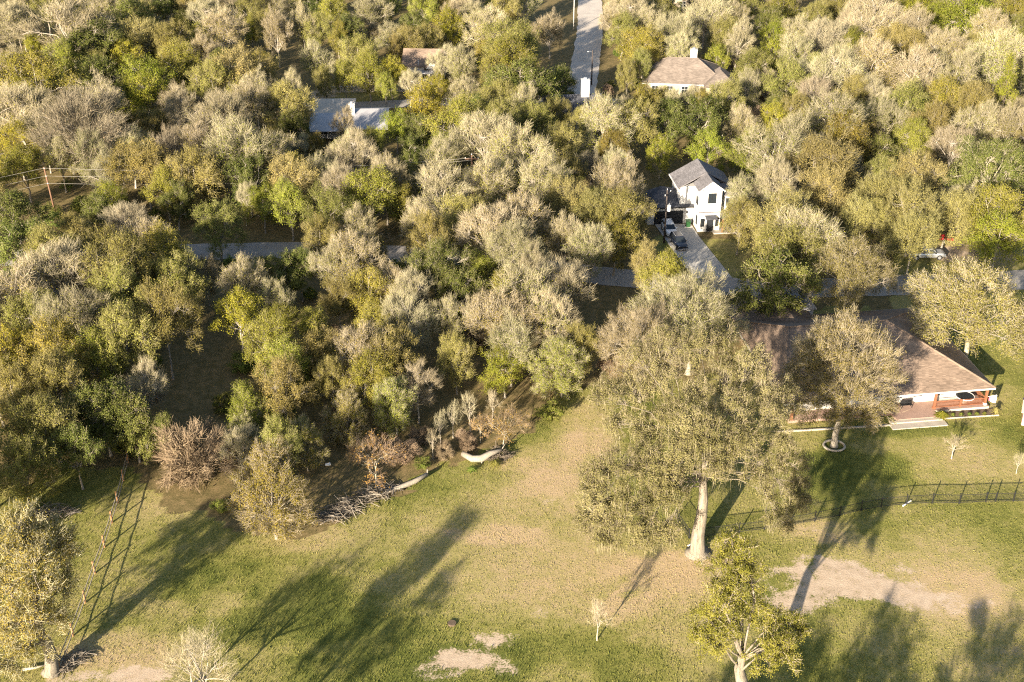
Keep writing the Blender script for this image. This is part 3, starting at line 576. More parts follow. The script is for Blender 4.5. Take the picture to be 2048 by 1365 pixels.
box('wall', -5, 5, 0.5, 8.5, 0, 3.2, MAT['cream'], f5); MB().slab([(-5.5, 0, 3.2), (5.5, 0, 3.2), (5.5, 4.5, 5.6), (-5.5, 4.5, 5.6)], .18).slab([(-5.5, 4.52, 5.6), (5.5, 4.52, 5.6), (5.5, 9, 3.2), (-5.5, 9, 3.2)], .18).build('roof', MAT['roof_grey'], f5)
for x in (-3.5, 0.5): window(f5, x, x+1.4, 1.0, 2.4, 0.5)
# low stone wall glimpsed behind the far trees
sw = tag(MB().box(-9, 9, -.25, .25, -.1, 1.3).box(-5.5, -4.9, -.4, -.25, -.1, 1.5).box(1, 1.6, -.4, -.25, -.1, 1.5).build('stone_wall', MAT['stone']), 'pale stone wall behind slender trunks at the far cross road', 'wall'); sw.location = at(728, 184); sw.rotation_euler.z = R(3)

# ------------------------------------------------------------------ vehicles (x = forward, built at real size)
def wheels(parent, pts, r=0.36, w=0.24):
    for x, y in pts:
        t = MB().disc((x, y, r), r, w, 'y', 20).build('wheel', MAT['tyre'], parent, bevel=.03)
        s = 1 if y > 0 else -1
        MB().disc((x, y+s*(w/2+.005), r), r*.62, .03, 'y', 16).build('rim', MAT['rim'], t)
def loft(secs):
    """sections: list of rings (same count) -> closed skin"""
    mb = MB(); n = len(secs[0])
    for s in secs: mb.v += [tuple(p) for p in s]
    for i in range(len(secs)-1):
        for k in range(n): mb.f.append((i*n+k, i*n+(k+1) % n, (i+1)*n+(k+1) % n, (i+1)*n+k))
    mb.f.append(tuple(reversed(range(n)))); mb.f.append(tuple(range((len(secs)-1)*n, len(secs)*n)))
    return mb
def body_ring(x, hw, z0, z1, tuck=0.06):
    return [(x, -hw+tuck, z0), (x, -hw, z0+.25*(z1-z0)), (x, -hw, z0+.7*(z1-z0)), (x, -hw+tuck*1.3, z1), (x, hw-tuck*1.3, z1), (x, hw, z0+.7*(z1-z0)), (x, hw, z0+.25*(z1-z0)), (x, hw-tuck, z0)]
def suv(label, loc, rz, paint):
    e = empty('parked_suv', loc, rz); tag(e, label, 'car')
    L = [(-2.35, .80, .45, 1.0), (-2.3, .90, .32, 1.08), (-1.5, .95, .28, 1.1), (0, .96, .28, 1.08), (1.0, .95, .28, 1.06), (1.9, .92, .3, 1.0), (2.28, .84, .35, .92), (2.36, .74, .45, .8)]
    loft([body_ring(*q) for q in L]).build('body', MAT[paint], e, smooth=False, bevel=.02)
    def gr(x, hw, z): return [(x, -hw, z), (x, hw, z)]
    g = loft([[(-2.26, -.84, 1.06), (-2.26, .84, 1.06), (1.15, .84, 1.05), (1.15, -.84, 1.05)], [(-1.95, -.70, 1.62), (-1.95, .70, 1.62), (.35, .70, 1.62), (.35, -.70, 1.62)]])
    g.build('cabin_glass', MAT['glass'], e)
    ro = loft([[(-2.02, -.72, 1.61), (-2.02, .72, 1.61), (.42, .72, 1.61), (.42, -.72, 1.61)], [(-1.85, -.64, 1.69), (-1.85, .64, 1.69), (.2, .64, 1.69), (.2, -.64, 1.69)]]).build('roof_panel', MAT[paint], e, bevel=.02)
    pl = MB()
    for s in (-1, 1):
        for xa, xb in ((1.1, .38), (-.35, -.42), (-1.35, -1.4), (-2.22, -1.97)): pl.tube([(xa, s*.845, 1.07), (xb, s*.715, 1.62)], .045, 4)
    pl.build('pillars', MAT[paint], e)
    rr = MB()
    for s in (-1, 1): rr.tube([(-1.75, s*.6, 1.74), (0.1, s*.6, 1.74)], .025, 5)
    rr.build('roof_rail', MAT['grey_metal'], ro)
    for s in (-1, 1):
        box('headlight', 2.2, 2.345, s*.62-.14, s*.62+.14, .68, .84, MAT['lamp_glass'], e); box('tail_light', -2.37, -2.25, s*.72-.1, s*.72+.1, .75, 1.02, MAT['car_red'], e)
        box('mirror', .72, .92, s*1.02-.1, s*1.02+.1, 1.08, 1.22, MAT[paint], e); MB().box(-.3, -.14, s*.965-.012, s*.965+.012, .88, .92).build('door_handle', MAT['grey_metal'], e)
    box('grille', 2.3, 2.375, -.42, .42, .5, .78, MAT['black_metal'], e); box('bumper', 2.26, 2.42, -.72, .72, .34, .46, MAT['grey_metal'], e); box('number_plate', 2.422, 2.43, -.16, .16, .36, .45, MAT['trim_white'], e)
    wheels(e, [(1.45, -.86), (1.45, .86), (-1.4, -.86), (-1.4, .86)], .38)
    return e
suv('white sport utility vehicle parked on the driveway before the garage', at(1338, 466), R(-84), 'car_white').location.z = 0.07
suv('black sport utility vehicle parked on the driveway nose to the road', at(1357, 492), R(-80), 'car_dark').location.z = 0.07
pk = empty('parked_pickup', at(1851, 516), R(2)); tag(pk, 'silver crew-cab pickup truck parked on dry ground under a golden tree', 'pickup truck')
loft([body_ring(*q) for q in [(-2.9, .9, .55, 1.1), (-2.85, .96, .45, 1.12), (-1.0, .98, .42, 1.12), (.6, .98, .42, 1.12), (1.5, .97, .42, 1.14), (2.5, .94, .45, 1.08), (2.85, .86, .5, .98)]]).build('body', MAT['car_silver'], pk, bevel=.02)
loft([[(-1.05, -.86, 1.1), (-1.05, .86, 1.1), (1.45, .86, 1.12), (1.45, -.86, 1.12)], [(-.85, -.72, 1.72), (-.85, .72, 1.72), (.7, .72, 1.72), (.7, -.72, 1.72)]]).build('cabin_glass', MAT['glass'], pk)
loft([[(-.92, -.74, 1.71), (-.92, .74, 1.71), (.78, .74, 1.71), (.78, -.74, 1.71)], [(-.8, -.66, 1.79), (-.8, .66, 1.79), (.6, .66, 1.79), (.6, -.66, 1.79)]]).build('roof_panel', MAT['car_silver'], pk)
pil = MB()
for s in (-1, 1):
    for xa, xb in ((1.42, .74), (.2, .1), (-1.02, -.86)): pil.tube([(xa, s*.86, 1.12), (xb, s*.73, 1.72)], .05, 4)
pil.build('pillars', MAT['car_silver'], pk)
MB().box(-2.72, -1.15, -.78, .78, 1.121, 1.13).build('bed_floor', MAT['black_metal'], pk); MB().box(-2.9, -1.1, -.96, -.8, 1.11, 1.26).box(-2.9, -1.1, .8, .96, 1.11, 1.26).box(-2.9, -2.78, -.8, .8, 1.11, 1.26).build('bed_rail', MAT['car_silver'], pk)
for s in (-1, 1):
    box('headlight', 2.72, 2.87, s*.66-.15, s*.66+.15, .75, .95, MAT['lamp_glass'], pk); box('mirror', 1.0, 1.2, s*1.08-.1, s*1.08+.1, 1.15, 1.35, MAT['black_metal'], pk)
box('grille', 2.78, 2.88, -.46, .46, .6, .92, MAT['black_metal'], pk); box('bumper', 2.8, 2.96, -.85, .85, .42, .56, MAT['grey_metal'], pk)
wheels(pk, [(1.85, -.88), (1.85, .88), (-1.75, -.88), (-1.75, .88)], .42, .28)
rc = empty('red_trailer', at(1888, 484), R(-10)); tag(rc, 'small dark red utility trailer half hidden behind the silver pickup', 'trailer')
MB().box(-1.3, 1.3, -.7, .7, .55, .62).box(-1.3, 1.3, -.72, -.66, .62, 1.0).box(-1.3, 1.3, .66, .72, .62, 1.0).box(-1.3, -1.24, -.66, .66, .62, 1.0).build('bed', MAT['car_red'], rc); MB().tube([(1.3, 0, .55), (2.3, 0, .45)], .05, 6).tube([(2.25, 0, 0), (2.25, 0, .5)], .03, 6).build('tongue', MAT['black_metal'], rc)
wheels(rc, [(-.1, -.84), (-.1, .84)], .32, .2)

# ------------------------------------------------------------------ utility poles and wires
def pole(px, py, h, label, mat='pole_wood', arm=True, rz=0.0, r=0.17, transformer=False, light=False, lean=0.0):
    e = empty('utility_pole', at(px, py), rz); tag(e, label, 'utility pole'); e.rotation_euler.y = lean
    MB().tube([(0, 0, -.2), (0, 0, h)], [r, r*.7], 10).build('pole', MAT[mat], e, smooth=True)
    if arm:
        a = MB().box(-1.2, 1.2, -.2, -.08, h-.75, h-.6).build('cross_arm', MAT[mat], e)
        for x in (-1.1, 1.1): MB().tube([(x, -.14, h-.6), (x, -.14, h-.4)], .06, 8).build('insulator', MAT['transformer'], a)
        MB().tube([(0, 0, h), (0, 0, h+.2)], .06, 8).build('insulator', MAT['transformer'], e)
    if transformer:
        t = MB().tube([(.05, -.45, h-3.6), (.05, -.45, h-3.5), (.05, -.45, h-2.6), (.05, -.45, h-2.5)], [.2, .3, .3, .2], 14).build('transformer', MAT['transformer'], e, smooth=False)
        MB().tube([(.05, -.45, h-2.5), (.05, -.45, h-2.2)], .06, 8).build('bushing', MAT['grey_metal'], t)
    if light: MB().tube([(0, 0, h-.5), (-.9, -.6, h-.2)], .04, 6).box(-1.2, -.8, -.8, -.5, h-.28, h-.15).build('lamp_arm', MAT['grey_metal'], e)
    return e
H1 = 8.8
pl1 = pole(112, 432, H1, 'brown leaning power pole carrying wires above the left-hand wood', lean=R(-3.0), arm=False)
for z in (8.7, 7.3, 6.0): MB().tube([(0.1, -.1, z), (0.1, -.3, z)], .07, 8).build('insulator', MAT['transformer'], pl1)
pole(945, 408, 9.0, 'brown power pole half hidden among pale bare crowns')
pole(1328, 486, 9.2, 'dark pole with white transformer can beside the parked cars', 'pole_dark', arm=True, transformer=True, rz=R(60))
pole(1183, 171, 8.0, 'dark street pole with lamp beside the far road', 'pole_dark', arm=False, light=True)
pole(1147, 62, 11.5, 'tall white pole at the upper end of the far road', 'trim_white', arm=False, r=.12)
pole(838, 168, 5.5, 'short white pole before the small gabled far house', 'trim_white', arm=False, r=.1)
def wire(a, b, sag, label):
    a = Vector(a); b = Vector(b); pts = [a.lerp(b, i/24)+Vector((0, 0, -4*sag*(i/24)*(1-i/24))) for i in range(25)]
    tag(MB().tube(pts, 0.017, 4, cap=False).build('power_line', MAT['wire']), label, 'power line', 'power lines of the left pole')
p1 = at(112, 432); p2 = at(945, 408); p0 = at(-500, 540)
for i, z in enumerate((8.7, 7.3, 6.0)):
    dx = -z*math.tan(R(3.0))
    nm = ('top', 'middle', 'lowest')[i]
    wire((p1.x+dx, p1.y-.2, z), (p2.x, p2.y-.15, (8.5, 8.1, 6.6)[i]), 1.2, nm+' wire running right from the leaning power pole')
    wire((p1.x+dx, p1.y-.2, z), (p0.x, p0.y, z), .8, nm+' wire running left from the leaning power pole')

# ------------------------------------------------------------------ fences
BASE = [(1352, 1040), (1378, 1078), (1478, 1066), (1528, 1060), (1575, 1053), (1629, 1043), (1679, 1033), (1722, 1022), (1762, 1015), (1812, 1010), (1864, 1007), (1918, 1008), (1971, 1005), (1990, 1005), (2026, 1004), (2080, 1003)]
fo = empty('metal_fence', at(1700, 1028)); tag(fo, 'low black metal picket fence curving across the lawn below the ranch house', 'fence')
f0 = Vector(fo.location)
pts = [at(x, y)-f0 for x, y in BASE]
for p in pts: MB().box(p.x-.045, p.x+.045, p.y-.045, p.y+.045, -.05, 1.38).box(p.x-.06, p.x+.06, p.y-.06, p.y+.06, 1.381, 1.41).build('post', MAT['black_metal'], fo)
for a, b_ in zip(pts[:-1], pts[1:]):
    rl = MB()
    for z in (.16, 1.18): rl.tube([a+Vector((0, 0, z)), b_+Vector((0, 0, z))], .03, 4)
    rl.build('rail', MAT['black_metal'], fo)
    n = max(3, int((b_-a).length/.13)); pc = MB()
    for i in range(1, n):
        q = a.lerp(b_, i/n); pc.tube([q+Vector((0, 0, .06)), q+Vector((0, 0, 1.27))], .012, 4, cap=False)
    tag(pc.build('pickets', MAT['black_metal'], fo), kind='stuff')
WB = [(120, 1340), (146, 1272), (170, 1206), (190, 1147), (209, 1095), (224, 1046), (236, 1006), (247, 962), (256, 925)]
fw = empty('rail_fence', at(190, 1147)); tag(fw, 'weathered brown post and rail fence running from lawn into the wood', 'fence')
w0 = Vector(fw.location); pts = [at(x, y)-w0 for x, y in WB]
for i, p in enumerate(pts): MB().tube([p+Vector((0, 0, -.1)), p+Vector((.05*(i % 3-1), 0, 1.55))], [.11, .09], 8).build('post', MAT['post_brown'], fw)
for a, b_ in zip(pts[:-1], pts[1:]):
    for z in (.55, 1.35): MB().tube([a+Vector((.1, 0, z)), a.lerp(b_, .5)+Vector((.1, 0, z-.06)), b_+Vector((.1, 0, z))], .055, 5).build('rail', MAT['bark_grey'], fw)
tag(MB().tube([at(1806, 1012, .06), at(1822, 1002, .06)], .09, 8).build('drain_pipe', MAT['pipe_white']), 'short white pipe end lying under the black fence', 'pipe')
tag(MB().tube([at(1376, 1092, .06), at(1391, 1083, .06)], .07, 8).build('white_board', MAT['pipe_white']), 'small white stick beside the giant tree trunk', 'stick')
# ------------------------------------------------------------------ trees: generator of prototypes
def quads_mesh(name, V, midx, tint, mats):
    """V (N,4,3) loose quads -> mesh with a tint value per face"""
    N = len(V); me = bpy.data.meshes.new(name)
    me.vertices.add(N*4); me.vertices.foreach_set('co', V.astype(np.float32).ravel())
    me.loops.add(N*4); me.loops.foreach_set('vertex_index', np.arange(N*4, dtype=np.int32))
    me.polygons.add(N); me.polygons.foreach_set('loop_start', np.arange(N, dtype=np.int32)*4)
    me.polygons.foreach_set('material_index', midx.astype(np.int32))
    a = me.attributes.new('tint', 'FLOAT', 'FACE'); a.data.foreach_set('value', np.clip(tint, 0, 1).astype(np.float32))
    for m in mats: me.materials.append(m)
    me.update(); me.validate()
    return me
def unit(v): return v/(np.linalg.norm(v, axis=-1, keepdims=True)+1e-9)
def strips(P, D, L, W, rs, droop=0.0):
    """thin straight strips from P along D"""
    N = len(P); r = unit(rs.normal(size=(N, 3))); S = unit(np.cross(D, r))*W[:, None]*0.5
    E = P+D*L[:, None]; E[:, 2] -= droop*L
    return np.stack([P-S, P+S, E+S*0.35, E-S*0.35], 1)
def leaves(P, Nrm, S, rs):
    N = len(P); r = unit(rs.normal(size=(N, 3))); A = unit(np.cross(Nrm, r)); B = np.cross(Nrm, A)
    a = A*(S*0.5)[:, None]; b = B*(S*0.5*rs.uniform(0.5, 0.9, N))[:, None]
    return np.stack([P-a, P-b, P+a, P+b], 1)

def make_tree(name, seed, H=12.0, Rx=5.0, zb=1.6, shape='dome', lobes=12, tips=15, lobe_r=0.40, twigs=34, twig_len=(0.5, 1.3), twig_w=0.045,
              leafs=46, leaf=(0.16, 0.34), mats=('twig_tan', 'leaf_olive'), bark='bark_grey', trunk_r=0.22, radial=0.4, up=0.25, moss=0, open_=0.0,
              trunk_lean=(0, 0), lobe_list=None, hair=0.0, flare=1.6, ztop=None, wob=0.35, limb_vis=1.0, leaf_out=0.7, clump=0.35, tip_spread=0.30, bare_top=0.0, arch=0.08):
    rs = np.random.RandomState(seed); tips = int(tips*1.45); twigs = int(twigs*0.74); leafs = int(leafs*0.85); leaf = (leaf[0]*0.85, leaf[1]*0.85)
    C = np.array([trunk_lean[0], trunk_lean[1], (H+zb)*0.5]); hz = (H-zb)*0.5
    # lobes of the crown
    L = []
    if lobe_list is not None:
        L = [(np.array(c, float), r) for c, r in lobe_list]
    else:
        for i in range(lobes):
            f = (i+0.5)/lobes
            if shape == 'dome': z = 1-1.55*f
            elif shape == 'vase': z = 1-1.25*f
            elif shape == 'cone': z = 1-2*f
            else: z = 1-1.9*f
            rr = math.sqrt(max(0.0, 1-z*z)) if shape != 'cone' else (0.15+0.85*f)*0.9
            if shape == 'dome' and z < 0: rr = 1.0
            th = i*2.399963+rs.uniform(-.5, .5)
            k = rs.uniform(0.48, 0.92) if i % 4 else rs.uniform(0.15, 0.4)
            c = C+np.array([rr*math.cos(th)*Rx*k, rr*math.sin(th)*Rx*k, z*hz*(0.72 if shape != 'cone' else 0.88)])
            L.append((c, Rx*lobe_r*rs.uniform(0.6, 1.3)*(1.0 if shape != 'cone' else (0.5+0.6*f))))
    tb = MB()
    top = np.array([trunk_lean[0]*0.8, trunk_lean[1]*0.8, ztop if ztop else zb+0.42*(H-zb)])
    npt = 6; tp = []
    for i in range(npt):
        t = i/(npt-1); w = wob*math.sin(t*math.pi)*trunk_r*2.5
        tp.append(top*t*np.array([t**0.6, t**0.6, 1]) + np.array([rs.uniform(-1, 1)*w, rs.uniform(-1, 1)*w, 0]))
    tr = [trunk_r*(flare if i == 0 else 1.12-0.72*i/(npt-1)) for i in range(npt)]
    tp.insert(1, tp[0]*0.9+tp[1]*0.1); tr.insert(1, trunk_r*1.15)
    tb.tube(tp, tr, 9)
    tp = np.array(tp)
    Ps, Ds, Os, Ls = [], [], [], []
    for li, (c, lr) in enumerate(L):
        t0 = rs.uniform(0.5, 1.0) if c[2] > zb+0.3*(H-zb) else rs.uniform(0.35, 0.7)
        if arch > 0.1: t0 = rs.uniform(0.72, 1.0)
        zz = top[2]*t0; zz = zz if arch > 0.1 else min(zz, c[2]-0.1*abs(c[2])) if c[2] > 1 else min(zz, 0.3)
        k = np.interp(zz, tp[:, 2], np.arange(len(tp))); i0 = int(min(k, len(tp)-2)); st = tp[i0]*(1-(k-i0))+tp[i0+1]*(k-i0)
        mid = st*0.45+c*0.55+np.array([0, 0, arch*np.linalg.norm(c-st)])+rs.normal(size=3)*0.07*np.linalg.norm(c-st)
        lr0 = trunk_r*rs.uniform(0.32, 0.5)*limb_vis
        tb.tube([st, (st+mid)/2+rs.normal(size=3)*0.08, mid, c], [lr0, lr0*0.8, lr0*0.6, lr0*0.3], 6, cap=False)
        nt = max(3, int(tips*(lr/(Rx*lobe_r))**1.5)) if lobe_list is None else max(5, int(tips*(lr/1.6)**1.7))
        d = unit(rs.normal(size=(nt, 3))+unit(c-C*np.array([1, 1, .75]))*0.55+np.array([0, 0, up]))
        tipsP = c+d*lr*(rs.uniform(0.4, 1.05, (nt, 1))+0.55*rs.rand(nt, 1)**4)
        for q in range(nt):
            if rs.rand() < 0.75:
                s2 = c*0.6+mid*0.4 if q % 2 else c
                m2 = (s2+tipsP[q])/2+rs.normal(size=3)*0.12*lr
                tb.tube([s2, m2, tipsP[q]], [lr0*0.34, lr0*0.22, lr0*0.1], 4, cap=False)
        Ps.append(tipsP); Ls.append(np.full(nt, li)); Os.append(unit(tipsP-c))
        Ds.append(d)
    T = np.concatenate(Ps); O = np.concatenate(Os); TL = np.concatenate(Ls)
    if open_ > 0:
        keep = rs.rand(len(T)) > open_; T, O, TL = T[keep], O[keep], TL[keep]
    rad = unit(T-np.array([top[0], top[1], top[2]*0.75])); out = unit(O*(1-radial)+rad*radial)
    sp = np.mean([l[1] for l in L])*tip_spread
    lobe_t = rs.rand(len(L)); tip_t = rs.rand(len(T))
    V, M, TT = [], [], []
    nT = len(T)
    if twigs:
        N = nT*twigs; k = np.repeat(np.arange(nT), twigs)
        D = unit(out[k]+rs.normal(size=(N, 3))*0.55+np.array([0, 0, up]))
        Ln = rs.uniform(*twig_len, N)
        P = T[k]+rs.normal(size=(N, 3))*sp*0.5-D*Ln[:, None]*0.35
        V.append(strips(P, D, Ln, twig_w*rs.uniform(0.5, 1.2, N), rs, hair)); M.append(np.zeros(N)); TT.append(0.3*lobe_t[TL[k]]+0.3*tip_t[k]+0.4*rs.rand(N))
    if leafs:
        N = nT*leafs; k = np.repeat(np.arange(nT), leafs)
        if bare_top > 0:
            zf = (T[:, 2]-zb)/(H-zb); kp = rs.rand(N) > bare_top*np.clip(zf[k]*1.6-0.6, 0, 1); k = k[kp]; N = len(k)
        D = unit(out[k]+rs.normal(size=(N, 3))*0.7)
        P = T[k]+rs.normal(size=(N, 3))*sp*0.62+D*rs.uniform(-.2, 0.9, (N, 1))*twig_len[1]*0.6
        nr = unit(out[k]*leaf_out+unit(P-T[k])*0.4+rs.normal(size=(N, 3))*0.55+np.array([0, 0, 0.15]))
        V.append(leaves(P, nr, rs.uniform(*leaf, N), rs)); M.append(np.ones(N)); TT.append(clump*lobe_t[TL[k]]+0.3*tip_t[k]+(0.7-clump)*rs.rand(N))
    if moss:
        N = nT*moss; k = np.repeat(np.arange(nT), moss)
        P = T[k]+rs.normal(size=(N, 3))*sp*0.7; D = unit(rs.normal(size=(N, 3))*0.12+np.array([0, 0, -1.0]))
        V.append(strips(P, D, rs.uniform(0.4, 1.5, N), rs.uniform(0.02, 0.06, N), rs)); M.append(np.full(N, 2)); TT.append(rs.rand(N))
    V = np.concatenate(V); M = np.concatenate(M); TT = np.concatenate(TT)
    V[:, :, 2] = np.maximum(V[:, :, 2], 0.03)
    crown = quads_mesh(name+'_crown', V, M, TT, [MAT[mats[0]], MAT[mats[1]], MAT['moss']])
    tme = bpy.data.meshes.new(name+'_trunk'); tme.from_pydata(tb.v, [], tb.f); tme.update(); tme.materials.append(MAT[bark])
    tme.polygons.foreach_set('use_smooth', np.ones(len(tme.polygons), bool))
    co = V.reshape(-1, 3); rr = np.percentile(np.hypot(co[:, 0]-trunk_lean[0], co[:, 1]-trunk_lean[1]), 97)
    return dict(trunk=tme, crown=crown, H=float(np.percentile(co[:, 2], 99.7)), R=float(rr), n=len(V)*2+len(tb.f)*2, lean=trunk_lean)

SPECIES = {}
def species(key, n, **kw):
    SPECIES[key] = [make_tree(key, 100*len(SPECIES)+i*13+5, **{**kw, **({'shape': kw['shapes'][i % len(kw['shapes'])]} if 'shapes' in kw else {})} if 'shapes' not in kw else
                    {**{a: b for a, b in kw.items() if a != 'shapes'}, 'shape': kw['shapes'][i % len(kw['shapes'])]}) for i in range(n)]
# B bare pale, G bare grey, O olive feathery, P pale olive (half bare), Y yellow, M lime green, L live oak, T gold, S small shrub kinds
species('B', 3, shapes=('vase', 'dome', 'ball'), lobes=13, tips=15, twigs=52, twig_len=(0.5, 1.6), twig_w=0.04, leafs=8, leaf=(0.13, 0.26), mats=('twig_pale', 'leaf_yolive'), bark='dead_wood', radial=0.7, up=0.3, lobe_r=0.40, limb_vis=1.7)
species('G', 2, shapes=('vase', 'dome'), lobes=13, tips=15, twigs=58, twig_len=(0.5, 1.6), twig_w=0.04, leafs=3, limb_vis=1.5, mats=('twig_grey', 'leaf_brown'), bark='bark_grey', radial=0.7, up=0.3, lobe_r=0.42)
species('P', 4, shapes=('dome', 'vase', 'ball', 'dome'), lobes=14, tips=15, twigs=46, twig_len=(0.5, 1.4), twig_w=0.045, leafs=36, leaf=(0.13, 0.28), mats=('twig_pale', 'leaf_yolive'), bark='dead_wood', radial=0.55, bare_top=0.6, limb_vis=1.4)
species('O', 4, shapes=('dome', 'ball', 'vase', 'dome'), lobes=14, tips=15, twigs=30, twig_len=(0.5, 1.2), leafs=58, leaf=(0.15, 0.32), mats=('twig_tan', 'leaf_olive'), bark='bark_grey', radial=0.5)
species('K', 3, shapes=('ball', 'dome', 'vase'), lobes=14, tips=15, twigs=20, leafs=70, leaf=(0.15, 0.32), mats=('twig_tan', 'leaf_yolive'), bark='bark_grey', lobe_r=0.38, clump=0.35)
species('X', 2, shape='dome', H=14, zb=5, lobes=12, tips=11, twigs=18, leafs=52, lobe_r=0.30, mats=('twig_tan', 'leaf_oak'), bark='bark_grey')
species('Y', 3, shapes=('ball', 'dome', 'vase'), lobes=13, tips=14, twigs=14, leafs=78, leaf=(0.16, 0.34), mats=('twig_tan', 'leaf_yellow'), bark='bark_grey', lobe_r=0.38, clump=0.3)
species('M', 2, shapes=('ball', 'dome'), lobes=12, tips=14, twigs=10, leafs=80, leaf=(0.16, 0.34), mats=('twig_tan', 'leaf_lime'), bark='bark_grey', lobe_r=0.38, clump=0.3)
species('L', 4, shapes=('dome', 'ball', 'dome', 'ball'), lobes=15, tips=14, twigs=9, leafs=84, leaf=(0.18, 0.36), mats=('twig_pale', 'leaf_oak'), bark='bark_grey', lobe_r=0.36, limb_vis=1.3, clump=0.3, tip_spread=0.28)
species('T', 3, shapes=('dome', 'vase', 'ball'), lobes=13, tips=15, twigs=34, twig_len=(0.6, 1.5), leafs=48, leaf=(0.15, 0.32), mats=('twig_tan', 'leaf_gold'), bark='bark_grey', radial=0.6)
species('J', 2, shape='cone', H=12, Rx=2.8, zb=0.6, lobes=20, tips=12, twigs=14, leafs=70, leaf=(0.14, 0.28), mats=('twig_tan', 'leaf_lime'), bark='bark_dark', lobe_r=0.34, trunk_r=0.16)
species('Q', 3, shape='ball', H=3.2, Rx=2.2, zb=0.2, lobes=9, tips=9, twigs=14, twig_len=(0.3, 0.8), leafs=60, leaf=(0.12, 0.26), mats=('twig_tan', 'leaf_green'), bark='bark_dark', trunk_r=0.07)
species('R', 2, shape='ball', H=3.2, Rx=2.4, zb=0.1, lobes=10, tips=10, twigs=60, twig_len=(0.4, 1.1), twig_w=0.035, leafs=26, leaf=(0.08, 0.18), mats=('twig_brown', 'leaf_brown'), bark='bark_dark', trunk_r=0.06, radial=0.7)
species('W', 2, shape='vase', H=5.0, Rx=1.9, zb=1.0, lobes=8, tips=5, twigs=14, twig_len=(0.5, 1.1), twig_w=0.034, leafs=0, mats=('twig_pale', 'leaf_brown'), bark='dead_wood', trunk_r=0.11, radial=0.8, limb_vis=1.2)
species('A', 2, shape='dome', H=6.0, Rx=2.8, zb=1.6, lobes=9, tips=8, twigs=22, twig_w=0.03, leafs=14, leaf=(0.14, 0.28), mats=('twig_brown', 'leaf_orange'), bark='bark_pale', trunk_r=0.11, limb_vis=1.5, radial=0.6)
species('U', 1, shape='dome', H=15, Rx=8.5, zb=1.8, lobes=34, tips=15, lobe_r=0.25, twigs=30, twig_len=(0.4, 1.1), leafs=62, leaf=(0.13, 0.26), mats=('twig_pale', 'leaf_olive'), bark='bark_grey', trunk_r=0.4, radial=0.45, limb_vis=0.6)
species('V', 1, shape='dome', H=15, Rx=8.5, zb=2.0, lobes=34, tips=15, lobe_r=0.25, twigs=44, twig_len=(0.4, 1.2), twig_w=0.04, leafs=34, leaf=(0.13, 0.26), mats=('twig_pale', 'leaf_olive'), bark='bark_grey', trunk_r=0.4, radial=0.5, limb_vis=0.7, bare_top=0.5)
species('Z', 1, shape='dome', H=15, Rx=8.5, zb=2.0, lobes=36, tips=14, lobe_r=0.22, twigs=10, leafs=84, leaf=(0.15, 0.3), mats=('twig_pale', 'leaf_oak'), bark='bark_pale', trunk_r=0.45, limb_vis=0.9)
species('D', 2, shape='ball', H=10, Rx=4.6, zb=0.3, lobes=24, tips=14, lobe_r=0.28, twigs=34, twig_len=(0.4, 1.1), twig_w=0.035, leafs=56, leaf=(0.11, 0.23), mats=('twig_pale', 'leaf_yolive'), bark='bark_grey', trunk_r=0.16, radial=0.5)
species('C', 2, shape='vase', H=8, Rx=4.0, zb=0.6, lobes=13, tips=7, lobe_r=0.36, twigs=20, twig_len=(0.5, 1.3), twig_w=0.026, leafs=1, leaf=(0.1, 0.2), mats=('twig_pale', 'leaf_yolive'), bark='dead_wood', trunk_r=0.12, radial=0.85, limb_vis=1.3)
HFAC = dict(D=(0.8, 2.6), C=(0.7, 2.0), U=(0.6, 4.6), V=(0.6, 5.0), Z=(0.58, 4.2), K=(0.65, 4.6), X=(0.6, 6), B=(0.62, 5.0), G=(0.62, 5.0), P=(0.62, 5.2), O=(0.62, 5.0), Y=(0.65, 4.2), M=(0.65, 4.0), L=(0.6, 4.2), T=(0.62, 5.0), J=(2.2, 1.5), Q=(0.62, 0.4), R=(0.6, 0.4), W=(1.15, 0.8), A=(0.85, 1.0))
KIND = dict(D='ash_tree', C='bare_tree', U='elm_tree', V='elm_tree', Z='oak_tree', K='ash_tree', X='oak_tree', B='bare_tree', G='bare_tree', P='half_bare_tree', O='elm_tree', Y='ash_tree', M='hackberry_tree', L='oak_tree', T='pecan_tree', J='juniper_tree', Q='shrub', R='shrub', W='sapling', A='sapling')
WORD = dict(B='pale leafless tree', G='grey-brown leafless tree', P='half-bare olive tree', O='olive-leaved tree', K='yellow-olive tree', Y='golden-yellow tree', M='lime-green tree', X='open-crowned oak',
            L='dark green oak', T='golden-tan tree', J='conical green juniper', Q='low green shrub', R='dry brown shrub', W='slender bare sapling', A='small orange-leaved tree')
TREES = []      # (x, y, radius) of everything planted
def plant_at(sp, x, y, w, h, label=None, group=None, variant=None, rz=None, name=None, cat=None):
    pr = SPECIES[sp][rnd.randrange(len(SPECIES[sp])) if variant is None else variant]
    r = empty(name or KIND[sp], (x, y, 0), rnd.uniform(0, 6.28) if rz is None else rz)
    sx = w*0.5/pr['R']; r.scale = (sx, sx*rnd.uniform(0.82, 1.2) if rz is None else sx, h/pr['H'])
    if rz is None and sp not in 'QRJX': r.rotation_euler.x = rnd.gauss(0, 0.05); r.rotation_euler.y = rnd.gauss(0, 0.05)
    mesh_obj('trunk', pr['trunk'], r); mesh_obj('crown', pr['crown'], r)
    TREES.append((x, y, w*0.5))
    tag(r, label, cat or ('shrub' if sp in 'QR' else 'tree'), group)
    return r
